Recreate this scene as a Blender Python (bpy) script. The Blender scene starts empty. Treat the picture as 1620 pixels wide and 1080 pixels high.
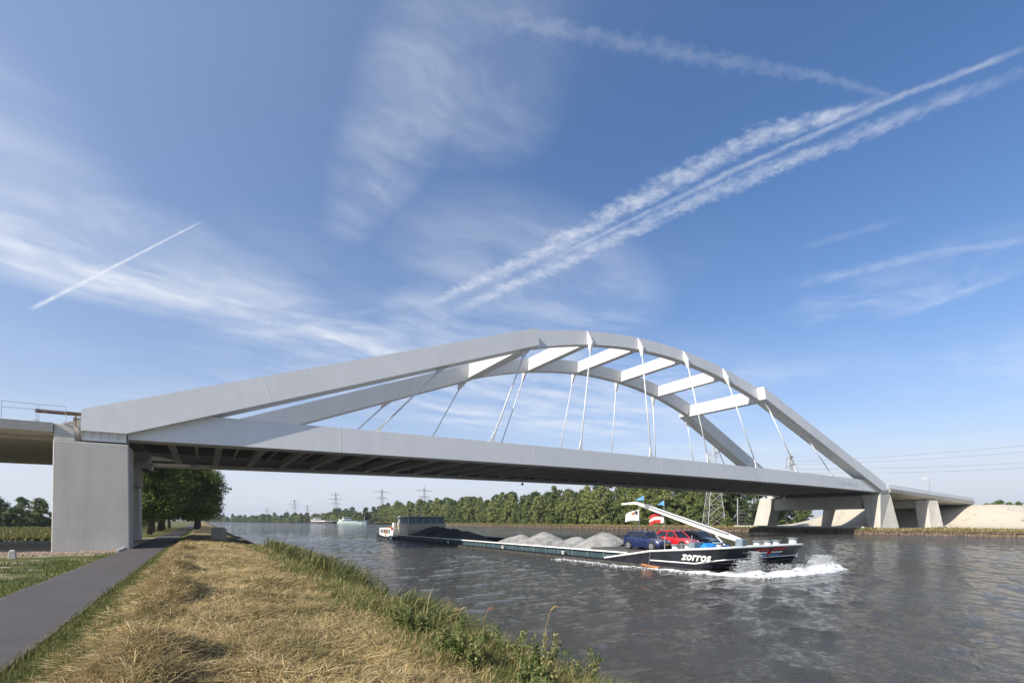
import bpy, bmesh, math, random
import numpy as np
from mathutils import Vector, Matrix

rng = np.random.default_rng(7)
random.seed(7)
R = math.radians
SC = bpy.context.scene
COL = SC.collection

# ------------------------------------------------------------------ camera
# world axes: X runs across the canal along the bridge, Y along the canal, Z up from the water
cam_d = bpy.data.cameras.new('camera')
cam = bpy.data.objects.new('camera', cam_d)
COL.objects.link(cam)
cam.location = (0, 0, 3.4)
cam.rotation_euler = (R(90), 0, -math.atan2(770, 1210))
cam_d.sensor_width = 36
cam_d.lens = 36 * 770 / 1620
cam_d.shift_y = 282 / 1620
cam_d.clip_start = 0.1
cam_d.clip_end = 9000
SC.camera = cam

# ------------------------------------------------------------------ light
SUN_EL, SUN_AZ = R(35), R(4.5)          # azimuth: swing of the light from +X towards +Y
sun_d = bpy.data.lights.new('sun', 'SUN')
sun_d.energy = 4.9
sun_d.angle = R(0.5)
sun_d.color = (1.0, 0.93, 0.82)
sun = bpy.data.objects.new('sun', sun_d)
COL.objects.link(sun)
ldir = Vector((math.cos(SUN_EL) * math.cos(SUN_AZ), math.cos(SUN_EL) * math.sin(SUN_AZ), -math.sin(SUN_EL)))
sun.rotation_euler = ldir.to_track_quat('-Z', 'Y').to_euler()
sun.location = (-60, -20, 60)

SC.view_settings.view_transform = 'Standard'
SC.view_settings.look = 'None'
SC.view_settings.gamma = 1
SC.view_settings.use_curve_mapping = False
SC.view_settings.exposure = 0.42

# ------------------------------------------------------------------ sky
class NT:
    """tiny helper to write node maths as expressions"""
    def __init__(s, tree): s.t = tree
    def node(s, typ, **kw):
        n = s.t.nodes.new(typ)
        for k, v in kw.items(): setattr(n, k, v)
        return n
    def put(s, sock, v):
        if isinstance(v, V): s.t.links.new(v.s, sock)
        elif isinstance(v, bpy.types.NodeSocket): s.t.links.new(v, sock)
        else: sock.default_value = v
    def m(s, op, a, b=0.0, c=None, clamp=False):
        n = s.node('ShaderNodeMath', operation=op, use_clamp=clamp)
        s.put(n.inputs[0], a); s.put(n.inputs[1], b)
        if c is not None: s.put(n.inputs[2], c)
        return V(s, n.outputs[0])
    def comb(s, x, y, z):
        n = s.node('ShaderNodeCombineXYZ')
        for i, v in enumerate((x, y, z)): s.put(n.inputs[i], v)
        return n.outputs[0]
    def noise(s, vec, scale, detail=4.0, rough=0.55, dist=0.0, col=False):
        n = s.node('ShaderNodeTexNoise')
        s.put(n.inputs['Vector'], vec)
        n.inputs['Scale'].default_value = scale; n.inputs['Detail'].default_value = detail
        n.inputs['Roughness'].default_value = rough; n.inputs['Distortion'].default_value = dist
        return n.outputs['Color'] if col else V(s, n.outputs[0])
    def sstep(s, x, a, b):
        n = s.node('ShaderNodeMapRange', interpolation_type='SMOOTHSTEP')
        s.put(n.inputs['Value'], x)
        s.put(n.inputs['From Min'], a); s.put(n.inputs['From Max'], b)
        return V(s, n.outputs[0])
    def lin(s, x, a, b, c=0.0, d=1.0):
        n = s.node('ShaderNodeMapRange')
        s.put(n.inputs['Value'], x)
        s.put(n.inputs['From Min'], a); s.put(n.inputs['From Max'], b)
        s.put(n.inputs['To Min'], c); s.put(n.inputs['To Max'], d)
        return V(s, n.outputs[0])
    def mix(s, f, a, b, typ='MIX'):
        n = s.node('ShaderNodeMix', data_type='RGBA', blend_type=typ)
        s.put(n.inputs[0], f)
        s.put(n.inputs[6], a if not isinstance(a, tuple) else (*a, 1)[:4])
        s.put(n.inputs[7], b if not isinstance(b, tuple) else (*b, 1)[:4])
        return n.outputs[2]
class V:
    def __init__(s, nt, sock): s.n, s.s = nt, sock
    def __add__(s, o): return s.n.m('ADD', s, o)
    __radd__ = __add__
    def __sub__(s, o): return s.n.m('SUBTRACT', s, o)
    def __rsub__(s, o): return s.n.m('SUBTRACT', o, s)
    def __mul__(s, o): return s.n.m('MULTIPLY', s, o)
    __rmul__ = __mul__
    def __truediv__(s, o): return s.n.m('DIVIDE', s, o)
    def __rtruediv__(s, o): return s.n.m('DIVIDE', o, s)
    def max(s, o): return s.n.m('MAXIMUM', s, o)
    def min(s, o): return s.n.m('MINIMUM', s, o)
    def abs(s): return s.n.m('ABSOLUTE', s)
    def clamp(s): return s.n.m('ADD', s, 0.0, clamp=True)

world = bpy.data.worlds.new('World')
SC.world = world
world.use_nodes = True
world.cycles.sampling_method = 'MANUAL'
world.cycles.sample_map_resolution = 256
wt = world.node_tree
wt.nodes.clear()
W = NT(wt)
sky = W.node('ShaderNodeTexSky', sky_type='NISHITA')
sky.sun_disc = False
sky.sun_elevation = SUN_EL
sky.sun_rotation = math.atan2(-math.cos(SUN_AZ), -math.sin(SUN_AZ))
sky.altitude = 0
sky.air_density = 1.0
sky.dust_density = 0.6
sky.ozone_density = 8.0
tc = W.node('ShaderNodeTexCoord')
sep = W.node('ShaderNodeSeparateXYZ')
wt.links.new(tc.outputs['Generated'], sep.inputs[0])
dx, dy, dz = (V(W, sep.outputs[i]) for i in range(3))
zz = dz.max(0.03)
px, py = dx / zz, dy / zz                  # the flat layer of high air, in units of its altitude
pv = W.comb(px, py, 0.0)
up = W.sstep(dz, 0.02, 0.12)
puff = W.noise(pv, 7.0, 2.0, 0.6) - 0.5
puffb = W.noise(pv, 38.0, 3.0, 0.65) - 0.5
thick = W.noise(pv, 16.0, 4.0, 0.6)
thick = W.sstep(thick, 0.25, 0.72)

def trail(pts, widths, jag=0.3, soft=0.6, fade=0.15, dens=1.0, hard=0.0, rough=0.75):
    """a vapour trail laid as a chain of straight stretches in the high layer"""
    tot = None
    n = len(pts) - 1
    for i in range(n):
        (ax, ay), (bx, by) = pts[i], pts[i + 1]
        L = math.hypot(bx - ax, by - ay)
        ux, uy = (bx - ax) / L, (by - ay) / L
        qx, qy = px - ax, py - ay
        al = (qx * ux + qy * uy) * (1 / L)
        pe = qx * (-uy) + qy * ux
        w = W.lin(al, 0.0, 1.0, widths[i], widths[i + 1])
        d = (pe + (puff * 0.9 + puffb * 1.8) * w * jag).abs() / w
        m = (1.0 - W.sstep(d, hard, 1.0)) * (thick * rough + (1.0 - rough))
        lo = fade if i == 0 else 0.004
        hi = fade if i == n - 1 else 0.004
        m = m * (W.sstep(al, 0.0, lo) if i == 0 else W.sstep(al, -0.05, -0.01)) * (1.0 - (W.sstep(al, 1.0 - hi, 1.0) if i == n - 1 else W.sstep(al, 1.01, 1.05)))
        tot = m if tot is None else tot.max(m)
    return tot * dens

def blob(cx, cy, ang, rx, ry):
    ca, sa = math.cos(ang), math.sin(ang)
    qx, qy = px - cx, py - cy
    ex = (qx * ca + qy * sa) * (1 / rx)
    ey = (qy * ca - qx * sa) * (1 / ry)
    return 1.0 - W.sstep(ex * ex + ey * ey, 0.0, 1.0)
warp = W.noise(pv, 1.6, 3.0, 0.5, col=True)
wv = W.node('ShaderNodeVectorMath', operation='MULTIPLY_ADD')
wt.links.new(warp, wv.inputs[0]); wv.inputs[1].default_value = (0.55, 0.55, 0); wt.links.new(pv, wv.inputs[2])
def cirrus(ang, sx, sy, scale, lo, hi, detail=7.0):
    mp = W.node('ShaderNodeMapping')
    mp.inputs['Rotation'].default_value = (0, 0, ang)
    mp.inputs['Scale'].default_value = (sx, sy, 1)
    wt.links.new(wv.outputs[0], mp.inputs['Vector'])
    return W.sstep(W.noise(mp.outputs[0], scale, detail, 0.62), lo, hi)
streak = cirrus(R(-10), 0.55, 1.35, 2.3, 0.32, 0.72)
wisp = cirrus(R(80), 0.6, 1.5, 3.2, 0.34, 0.76)
bandc = (blob(-0.35, 2.42, R(8), 1.1, 0.62) * 1.0).max(blob(0.62, 2.76, R(2), 1.05, 0.42)).max(blob(1.0, 2.45, R(75), 0.7, 0.36) * 0.6)
vert = blob(0.43, 1.10, R(90), 0.95, 0.17).max(blob(0.52, 0.94, R(60), 0.45, 0.24) * 0.8)
lowc = blob(2.4, 3.4, R(10), 2.9, 1.8)
leftv = blob(-0.9, 1.7, R(60), 1.2, 0.7)
farr = blob(2.55, 0.85, R(90), 0.7, 0.42)
gen = W.sstep(W.noise(pv, 0.35, 2.0, 0.5), 0.42, 0.7)
c1 = trail([(0.86, 2.22), (1.074, 1.469), (1.179, 0.928), (1.228, 0.725), (1.385, 0.478)], [0.040, 0.064, 0.066, 0.056, 0.016], jag=0.85, fade=0.45, dens=0.54, rough=0.8)
c2 = trail([(0.99, 2.26), (1.169, 1.555), (1.322, 0.924), (1.429, 0.606), (1.58, 0.21)], [0.044, 0.062, 0.058, 0.044, 0.030], jag=0.85, fade=0.5, dens=0.46, rough=0.8) * W.lin(py, 0.3, 0.75, 0.45, 1.0)
c2b = trail([(1.10, 1.62), (1.28, 0.854), (1.394, 0.471), (1.49, 0.25)], [0.012, 0.022, 0.020, 0.016], jag=0.7, fade=0.5, dens=0.34, rough=0.6)
c3 = trail([(0.42, 0.862), (0.74, 0.742), (1.009, 0.627), (1.166, 0.558), (1.42, 0.475)], [0.030, 0.034, 0.026, 0.018, 0.012], jag=1.1, fade=0.4, dens=0.14, rough=0.7)
c4 = trail([(-0.71, 3.22), (0.027, 1.885)], [0.020, 0.0035], jag=0.2, fade=0.12, dens=0.72, rough=0.5)
c5 = trail([(2.10, 1.16), (2.306, 0.721), (2.53, 0.42)], [0.10, 0.06, 0.04], jag=0.6, fade=0.45, dens=0.20)
c6 = trail([(2.90, 1.12), (2.76, 0.45)], [0.10, 0.05], jag=0.6, fade=0.4, dens=0.22)
c7 = trail([(1.85, 0.98), (1.98, 0.62)], [0.05, 0.03], jag=0.7, fade=0.45, dens=0.14)
soft = W.sstep(W.noise(wv.outputs[0], 2.2, 4.0, 0.6), 0.34, 0.66)
midv = blob(1.25, 1.75, R(20), 0.9, 0.6)
cl = (bandc * (streak * 0.64 + 0.30) * (soft * 0.5 + 0.5)).max(vert * (soft * 0.8 + 0.2) * (wisp * 0.34 + 0.12)).max(lowc * (streak * 0.55 + 0.08)).max(farr * (wisp * 0.22 + 0.05) * soft)
cl = cl.max(leftv * (wisp * 0.26 + 0.18)).max(midv * (streak * 0.28 + 0.09)).max(gen * (streak * 0.28 + 0.05))
for c in (c1, c2, c2b, c3, c4, c5, c6, c7):
    cl = 1.0 - (1.0 - cl) * (1.0 - c)
cl = (cl * up).clamp()
SKY_STRENGTH = 0.146
skyc = W.node('ShaderNodeHueSaturation'); wt.links.new(sky.outputs[0], skyc.inputs['Color'])
skyc.inputs['Saturation'].default_value = 1.13
skys = W.node('ShaderNodeVectorMath', operation='SCALE')
wt.links.new(skyc.outputs[0], skys.inputs[0]); skys.inputs['Scale'].default_value = SKY_STRENGTH
# low haze thickening towards the horizon, and a thin veil of ice cloud glowing on the sun's side
hz = W.m('POWER', 0.142 / dz.max(0.01), 1.75)
hz = 1.0 - W.m('EXPONENT', hz * -1.0)
glow = W.sstep(dx * (-ldir.x) + dy * (-ldir.y) + dz * (-ldir.z), -0.25, 0.75)
skyv = W.mix(glow * 0.46, skys.outputs[0], (0.46, 0.555, 0.76, 1))
skyh = W.mix(hz * 0.97, skyv, (0.70, 0.745, 0.84, 1))
mixc = W.mix(cl, skyh, (0.86, 0.89, 0.95, 1))
bg = W.node('ShaderNodeBackground')
wt.links.new(mixc, bg.inputs['Color']); bg.inputs['Strength'].default_value = 0.80
wo = W.node('ShaderNodeOutputWorld')
wt.links.new(bg.outputs[0], wo.inputs['Surface'])

# ------------------------------------------------------------------ materials
def new_mat(name):
    m = bpy.data.materials.new(name); m.use_nodes = True
    nt = m.node_tree; bs = nt.nodes['Principled BSDF']
    return m, NT(nt), bs
def mat(name, col, rough=0.6, var=0.12, scale=3.0, bump=0.0, bscale=30.0, metal=0.0, spec=0.5, tint=None, coat=0.0, obj=True):
    m, n, bs = new_mat(name)
    tcn = n.node('ShaderNodeTexCoord')
    vec = tcn.outputs['Object'] if obj else tcn.outputs['Generated']
    a = n.noise(vec, scale, 6.0, 0.6)
    lo = tuple(c * (1 - var) for c in col); hi = tuple(min(1, c * (1 + var)) for c in col)
    if tint: lo = tint
    n.put(bs.inputs['Base Color'], n.mix(n.sstep(a, 0.3, 0.7), lo, hi))
    bs.inputs['Roughness'].default_value = rough
    bs.inputs['Metallic'].default_value = metal
    bs.inputs['Specular IOR Level'].default_value = spec
    bs.inputs['Coat Weight'].default_value = coat
    if bump:
        b = n.node('ShaderNodeBump'); b.inputs['Strength'].default_value = bump; b.inputs['Distance'].default_value = 0.02
        n.put(b.inputs['Height'], n.noise(vec, bscale, 5.0, 0.6)); n.put(bs.inputs['Normal'], b.outputs[0])
    return m
def weathered(name, col, streak=0.16, rough=0.55, bump=0.15, pour=0.0, form=0.0):
    """painted steel or cast concrete: cloudy tone, rain streaks down the face, pour joints"""
    m, n, bs = new_mat(name)
    tcn = n.node('ShaderNodeTexCoord'); vec = tcn.outputs['Object']
    mp = n.node('ShaderNodeMapping'); mp.inputs['Scale'].default_value = (1.1, 1.1, 0.07)
    n.put(mp.inputs['Vector'], vec)
    big = n.noise(vec, 0.35, 5.0, 0.6); fine = n.noise(vec, 7.0, 6.0, 0.65); run = n.noise(mp.outputs[0], 1.6, 5.0, 0.7)
    k = (big - 0.5) * 0.9 + (fine - 0.5) * 0.35 + (run - 0.5) * 0.9
    f = (k * streak + 1.0)
    if pour:
        sp = n.node('ShaderNodeSeparateXYZ'); n.put(sp.inputs[0], vec)
        z = V(n, sp.outputs[2])
        fr = n.m('FRACT', z * (1 / pour) + 0.13)
        f = f - n.sstep((fr - 0.5).abs(), 0.487, 0.499) * 0.15
        if form:
            fx = n.m('FRACT', V(n, sp.outputs[0]) * (1 / form) + 0.37)
            f = f - n.sstep((fx - 0.5).abs(), 0.490, 0.499) * 0.09
    if not pour:
        sp = n.node('ShaderNodeSeparateXYZ'); n.put(sp.inputs[0], vec)
        cell = n.m('FLOOR', V(n, sp.outputs[0]) * (1 / 11.3))
        wn = n.node('ShaderNodeTexWhiteNoise', noise_dimensions='1D'); n.put(wn.inputs['W'], cell)
        f = f + (V(n, wn.outputs['Value']) - 0.5) * 0.07
    c = n.node('ShaderNodeVectorMath', operation='SCALE'); c.inputs[0].default_value = col; n.put(c.inputs['Scale'], f)
    n.put(bs.inputs['Base Color'], c.outputs[0])
    bs.inputs['Roughness'].default_value = rough
    b = n.node('ShaderNodeBump'); b.inputs['Strength'].default_value = bump; b.inputs['Distance'].default_value = 0.02
    n.put(b.inputs['Height'], n.noise(vec, 12.0, 6.0, 0.65)); n.put(bs.inputs['Normal'], b.outputs[0])
    return m
def vcol(name, rough=0.8, trans=0.25, spec=0.2, hueobj=0.0):
    """blades and leaves: colour from the blade's own attribute, light passing through"""
    m, n, bs = new_mat(name)
    at = n.node('ShaderNodeAttribute'); at.attribute_name = 'Col'
    col = at.outputs['Color']
    if hueobj:
        oi = n.node('ShaderNodeObjectInfo')
        h = n.node('ShaderNodeHueSaturation'); n.put(h.inputs['Color'], col)
        rnd = V(n, oi.outputs['Random'])
        n.put(h.inputs['Value'], rnd * hueobj + (1 - hueobj / 2))
        n.put(h.inputs['Hue'], rnd * (-0.03) + 0.515)
        col = h.outputs[0]
    n.put(bs.inputs['Base Color'], col)
    bs.inputs['Roughness'].default_value = rough; bs.inputs['Specular IOR Level'].default_value = spec
    tr = n.node('ShaderNodeBsdfTranslucent'); n.put(tr.inputs['Color'], col)
    mx = n.node('ShaderNodeMixShader'); mx.inputs[0].default_value = trans
    n.put(mx.inputs[1], bs.outputs[0]); n.put(mx.inputs[2], tr.outputs[0])
    n.put(m.node_tree.nodes['Material Output'].inputs['Surface'], mx.outputs[0])
    return m

M = {}
M['steel'] = weathered('light_grey_bridge_paint', (0.655, 0.655, 0.645), 0.18, 0.5, 0.05)
M['steel_rod'] = mat('white_rod_paint', (0.66, 0.66, 0.64), 0.45, 0.05)
M['underdeck'] = weathered('shade_toned_underdeck_paint', (0.20, 0.20, 0.195), 0.2, 0.6, 0.05)  # bridge paint darkened, underside shade put into the colour
M['beam'] = weathered('bounce_toned_beam_paint', (0.56, 0.56, 0.55), 0.2, 0.6, 0.05)  # lighter than the deck plate, sky and water bounce put into the colour
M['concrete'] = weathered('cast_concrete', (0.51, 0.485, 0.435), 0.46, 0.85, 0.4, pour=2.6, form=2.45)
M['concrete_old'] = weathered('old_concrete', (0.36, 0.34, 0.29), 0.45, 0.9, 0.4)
M['joint'] = mat('dark_bearing_rubber', (0.03, 0.03, 0.03), 0.7)
M['galv'] = mat('galvanised_steel', (0.38, 0.39, 0.40), 0.45, 0.15, 6.0, metal=0.6)
M['rust'] = mat('rusty_rail_steel', (0.24, 0.15, 0.10), 0.8, 0.35, 3.0, tint=(0.10, 0.07, 0.05))
M['white'] = mat('white_paint', (0.78, 0.78, 0.75), 0.4, 0.06, 2.0)
M['cream'] = mat('cream_paint', (0.80, 0.75, 0.62), 0.4, 0.06, 2.0)
M['hull_black'] = mat('black_hull_paint', (0.018, 0.020, 0.027), 0.5, 0.3, 1.2, spec=0.3)
M['hull_low'] = mat('worn_antifouling', (0.075, 0.068, 0.06), 0.6, 0.4, 2.5, tint=(0.03, 0.027, 0.025))
M['teal'] = mat('dark_teal_paint', (0.05, 0.085, 0.10), 0.45, 0.25, 1.5)
M['bluegrey'] = mat('blue_grey_paint', (0.20, 0.26, 0.29), 0.5, 0.15, 2.0)
M['darkdeck'] = mat('dark_deck_steel', (0.07, 0.066, 0.062), 0.7, 0.3, 3.0)
M['glass'] = mat('dark_window_glass', (0.02, 0.025, 0.03), 0.06, 0.05)
M['glass_lit'] = mat('lit_toned_window_glass', (0.24, 0.32, 0.36), 0.08, 0.1)  # lit copy of the dark glass, brightness put into the base colour
M['tyre'] = mat('tyre_rubber', (0.02, 0.02, 0.02), 0.8)
M['rim'] = mat('alloy_rim', (0.55, 0.55, 0.56), 0.3, 0.05, metal=0.7)
M['lamp'] = mat('headlamp_glass', (0.75, 0.78, 0.8), 0.15, 0.03)
M['plate'] = mat('yellow_plate', (0.75, 0.45, 0.03), 0.5, 0.03)
M['navy'] = mat('navy_car_paint', (0.012, 0.022, 0.085), 0.3, 0.05, coat=0.8)
M['red'] = mat('red_car_paint', (0.55, 0.015, 0.02), 0.3, 0.05, coat=0.8)
M['blackcar'] = mat('black_car_paint', (0.012, 0.013, 0.018), 0.25, 0.05, coat=0.8)
M['tarp'] = mat('blue_tarpaulin', (0.02, 0.22, 0.62), 0.5, 0.2, 3.0)
M['flag_red'] = mat('red_cloth', (0.55, 0.03, 0.03), 0.8); M['flag_white'] = mat('white_cloth', (0.75, 0.75, 0.76), 0.8, 0.05)
M['flag_blue'] = mat('blue_cloth', (0.10, 0.33, 0.68), 0.8); M['flag_dark'] = mat('black_cloth', (0.05, 0.05, 0.06), 0.8); M['flag_orange'] = mat('orange_cloth', (0.7, 0.2, 0.03), 0.8)
M['wood'] = mat('weathered_timber', (0.20, 0.15, 0.10), 0.85, 0.4, 5.0)
M['varnish'] = mat('varnished_wood', (0.42, 0.17, 0.06), 0.5, 0.2, 5.0)
M['bark'] = mat('bark', (0.10, 0.085, 0.065), 0.95, 0.4, 5.0, bump=0.6, bscale=12)
M['coal'] = mat('dark_gravel', (0.075, 0.075, 0.078), 0.95, 0.35, 3.0, bump=1.0, bscale=9)
M['gravel'] = mat('pale_grey_gravel', (0.29, 0.285, 0.27), 0.95, 0.25, 0.9, bump=1.0, bscale=12, tint=(0.15, 0.145, 0.135))
M['leaf'] = vcol('leaf', 0.7, 0.28, 0.25, hueobj=0.45)
M['blade'] = vcol('blade', 0.75, 0.30, 0.2)
M['wire'] = mat('cable', (0.10, 0.105, 0.11), 0.6)
M['pylon'] = mat('weathered_zinc', (0.42, 0.44, 0.46), 0.6, 0.1)

# ------------------------------------------------------------------ mesh helpers
class MB:
    def __init__(s): s.v = []; s.f = []
    def hexa(s, p):
        """p: four bottom corners then four top corners, both counter-clockwise seen from above"""
        b = len(s.v); s.v += [tuple(q) for q in p]
        s.f += [tuple(b + i for i in q) for q in ((3, 2, 1, 0), (4, 5, 6, 7), (0, 1, 5, 4), (1, 2, 6, 5), (2, 3, 7, 6), (3, 0, 4, 7))]
        return s
    def box(s, x0, x1, y0, y1, z0, z1):
        return s.hexa([(x0, y0, z0), (x1, y0, z0), (x1, y1, z0), (x0, y1, z0), (x0, y0, z1), (x1, y0, z1), (x1, y1, z1), (x0, y1, z1)])
    def loft(s, rings, cap=True, close=True):
        b = len(s.v); n = len(rings[0])
        for r in rings: s.v += [tuple(q) for q in r]
        for i in range(len(rings) - 1):
            for j in range(n if close else n - 1):
                k = (j + 1) % n
                s.f.append((b + i * n + j, b + i * n + k, b + (i + 1) * n + k, b + (i + 1) * n + j))
        if cap and close:
            s.f.append(tuple(b + j for j in range(n - 1, -1, -1)))
            s.f.append(tuple(b + (len(rings) - 1) * n + j for j in range(n)))
        return s
    def tube(s, pts, rad, n=6, cap=True):
        pts = [Vector(p) for p in pts]
        if not hasattr(rad, '__len__'): rad = [rad] * len(pts)
        rings = []
        for i, p in enumerate(pts):
            d = (pts[min(i + 1, len(pts) - 1)] - pts[max(i - 1, 0)]).normalized()
            a = Vector((0, 0, 1)) if abs(d.z) < 0.9 else Vector((1, 0, 0))
            e1 = d.cross(a).normalized(); e2 = d.cross(e1)
            rings.append([p + (e1 * math.cos(2 * math.pi * k / n) + e2 * math.sin(2 * math.pi * k / n)) * rad[i] for k in range(n)])
        return s.loft(rings, cap)
    def prism(s, poly, axis, a, b):
        """polygon in the two other axes, extruded along axis from a to b"""
        def P(q, h):
            return {'x': (h, q[0], q[1]), 'y': (q[0], h, q[1]), 'z': (q[0], q[1], h)}[axis]
        return s.loft([[P(q, a) for q in poly], [P(q, b) for q in poly]])
    def disc(s, c, axis, r, h, n=16, r2=None):
        c = Vector(c); d = {'x': Vector((1, 0, 0)), 'y': Vector((0, 1, 0)), 'z': Vector((0, 0, 1))}[axis]
        return s.tube([c - d * h / 2, c + d * h / 2], [r, r2 if r2 is not None else r], n)
    def build(s, name, m, parent=None, bevel=0.0, smooth=False, off=None):
        o = Vector(off) if off is not None else origin(parent)
        me = bpy.data.meshes.new(name)
        me.from_pydata([(v[0] - o.x, v[1] - o.y, v[2] - o.z) for v in s.v], [], s.f)
        bm = bmesh.new(); bm.from_mesh(me)
        bmesh.ops.recalc_face_normals(bm, faces=bm.faces)
        if bevel: bmesh.ops.bevel(bm, geom=bm.edges[:], offset=bevel, segments=1, affect='EDGES', profile=0.5)
        bm.to_mesh(me); bm.free()
        if smooth: me.shade_smooth()
        me.materials.append(m)
        return link(name, me, parent)
def origin(parent):
    o = Vector((0, 0, 0))
    while parent is not None: o += parent.location; parent = parent.parent
    return o
def link(name, me, parent=None, loc=(0, 0, 0)):
    ob = bpy.data.objects.new(name, me); COL.objects.link(ob); ob.location = loc
    if parent: ob.parent = parent
    return ob
def thing(name, label, cat, loc, group=None, rz=0.0):
    o = bpy.data.objects.new(name, None); COL.objects.link(o)
    o.location = loc; o.rotation_euler = (0, 0, rz); o.empty_display_size = 0.3
    return tag(o, label, cat, group)
def tag(o, label, cat, group=None):
    o['label'] = label; o['category'] = cat
    if group: o['group'] = group
    return o
def kind(o, k, label=None):
    o['kind'] = k
    if label: o['label'] = label
    return o
def copy_tree(o, parent=None):
    c = o.copy(); COL.objects.link(c); c.parent = parent
    for ch in o.children: copy_tree(ch, c)
    return c
def np_mesh(name, verts, faces, m, parent=None, cols=None, smooth=False, loc=(0, 0, 0)):
    """faces: (n,3) or (n,4) int array; cols: per-vertex rgb"""
    me = bpy.data.meshes.new(name)
    nv, nf, k = len(verts), len(faces), faces.shape[1]
    me.vertices.add(nv); me.vertices.foreach_set('co', np.asarray(verts, np.float32).ravel())
    me.loops.add(nf * k); me.loops.foreach_set('vertex_index', faces.astype(np.int32).ravel())
    me.polygons.add(nf); me.polygons.foreach_set('loop_start', np.arange(0, nf * k, k, dtype=np.int32))
    me.update(calc_edges=True)
    if cols is not None:
        a = me.color_attributes.new('Col', 'FLOAT_COLOR', 'POINT')
        a.data.foreach_set('color', np.c_[cols, np.ones(nv)].astype(np.float32).ravel())
    if smooth: me.shade_smooth()
    me.materials.append(m)
    return link(name, me, parent, loc)
def grid_mesh(name, xs, ys, zf, m, smooth=True, parent=None):
    X, Y = np.meshgrid(xs, ys, indexing='ij')
    Z = zf(X, Y)
    nx, ny = len(xs), len(ys)
    i = np.arange(nx * ny).reshape(nx, ny)
    F = np.stack([i[:-1, :-1], i[1:, :-1], i[1:, 1:], i[:-1, 1:]], -1).reshape(-1, 4)
    return np_mesh(name, np.stack([X, Y, Z], -1).reshape(-1, 3), F, m, parent, smooth=smooth)
def vnoise(x, y, seed=0):
    """smooth value noise on arrays"""
    def h(i, j):
        n = (i * 374761393 + j * 668265263 + seed * 974634777) & 0xffffffff
        n = ((n ^ (n >> 13)) * 1274126177) & 0xffffffff
        return ((n ^ (n >> 16)) & 0xffff) / 65535.0
    xi = np.floor(x).astype(np.int64); yi = np.floor(y).astype(np.int64)
    fx = x - xi; fy = y - yi
    fx = fx * fx * (3 - 2 * fx); fy = fy * fy * (3 - 2 * fy)
    return (h(xi, yi) * (1 - fx) + h(xi + 1, yi) * fx) * (1 - fy) + (h(xi, yi + 1) * (1 - fx) + h(xi + 1, yi + 1) * fx) * fy
def fbm(x, y, oct=4, seed=0):
    a, s, t = 0.5, 0.0, 0.0
    for k in range(oct):
        s = s + a * (vnoise(x * 2 ** k, y * 2 ** k, seed + k) - 0.5); a *= 0.5
    return s
def S(x, a, b):
    q = np.clip((x - a) / (b - a), 0, 1); return q * q * (3 - 2 * q)

# ------------------------------------------------------------------ ground, water, path
def z_near(s, t):
    base = np.full_like(s, 0.84)
    z = base + 0.50 * S(s, -2.7, -1.0) - 0.42 * S(s, 0.3, 3.9) - 0.80 * S(s, 3.5, 5.6) - 2.0 * S(s, 5.6, 8.4)
    on = S(s, -2.7, -1.7) * (1 - S(s, 5.0, 6.0))
    z = z + on * (0.15 * fbm(s * 0.8, t * 0.8, 4, 3) + 0.12 * fbm(s * 2.1, t * 2.1, 3, 43) * (1 - S(s, 2.5, 4)))
    # raked rows of hay along the verge
    row = np.exp(-((s + 0.85 + 0.5 * fbm(t * 0.25, t * 0.1, 2, 9)) / 0.55) ** 2) * S(fbm(s * 0.4 + 40, t * 0.35, 3, 11), -0.12, 0.22)
    z = z + 0.50 * row * (1 - S(t, 50, 58))
    row2 = np.exp(-((s - 1.9 + 0.8 * fbm(t * 0.2 + 9, t * 0.1, 2, 19)) / 0.5) ** 2) * S(fbm(s * 0.5 + 80, t * 0.3, 3, 12), 0.0, 0.3)
    z = z + 0.20 * row2 * (1 - S(t, 50, 58))
    out = 1 - S(s, -6.6, -5.4)
    z = z + out * 0.22 * fbm(s * 0.3, t * 0.3, 4, 5) * S(-s, 5.5, 8) - 0.05 * out
    z = z - 0.10 * S(t, 58, 66) * S(s, -1.5, 0) * (1 - S(s, 4, 6))
    return z
def steps(segs):
    out = [segs[0][0]]
    for a, b, h in segs:
        n = max(1, int(round((b - a) / h)))
        out += list(np.linspace(a, b, n + 1)[1:])
    return np.array(out)

m_ground, n, bs = new_mat('bank_soil_and_grass')
tcn = n.node('ShaderNodeTexCoord'); vec = tcn.outputs['Object']
sp = n.node('ShaderNodeSeparateXYZ'); n.put(sp.inputs[0], vec)
gx, gy = V(n, sp.outputs[0]), V(n, sp.outputs[1])
wob = n.noise(vec, 0.8, 5.0, 0.65) - 0.5
fine = n.noise(vec, 14.0, 6.0, 0.7)
patch = n.noise(vec, 0.32, 4.0, 0.6)
hay = n.mix(fine, (0.15, 0.105, 0.05), (0.40, 0.31, 0.165))
green = n.mix(fine, (0.045, 0.06, 0.018), (0.12, 0.14, 0.045))
sand = n.mix(fine, (0.30, 0.25, 0.18), (0.46, 0.40, 0.30))
edge = n.mix(fine, (0.05, 0.05, 0.02), (0.13, 0.115, 0.05))
field = n.mix(n.sstep(patch, 0.40, 0.62), green, n.mix(0.55, green, hay))
c = n.mix(n.sstep(gx + wob * 1.2, -2.0, -1.2), green, hay)
c = n.mix(n.sstep(gx + wob * 1.6, 2.9, 4.2), c, edge)
leftside = n.mix(n.sstep(patch + wob * 0.5, 0.50, 0.60) * (1.0 - n.sstep(gx, -6.6, -5.6)) * (1.0 - n.sstep(gy, 60.0, 90.0)), field, sand)
dirt = n.sstep(gy + wob * 3.0, 46.0, 50.0) * (1.0 - n.sstep(gy + wob * 3.0, 84.0, 90.0)) * n.sstep(gx, -60.0, -50.0)
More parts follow.
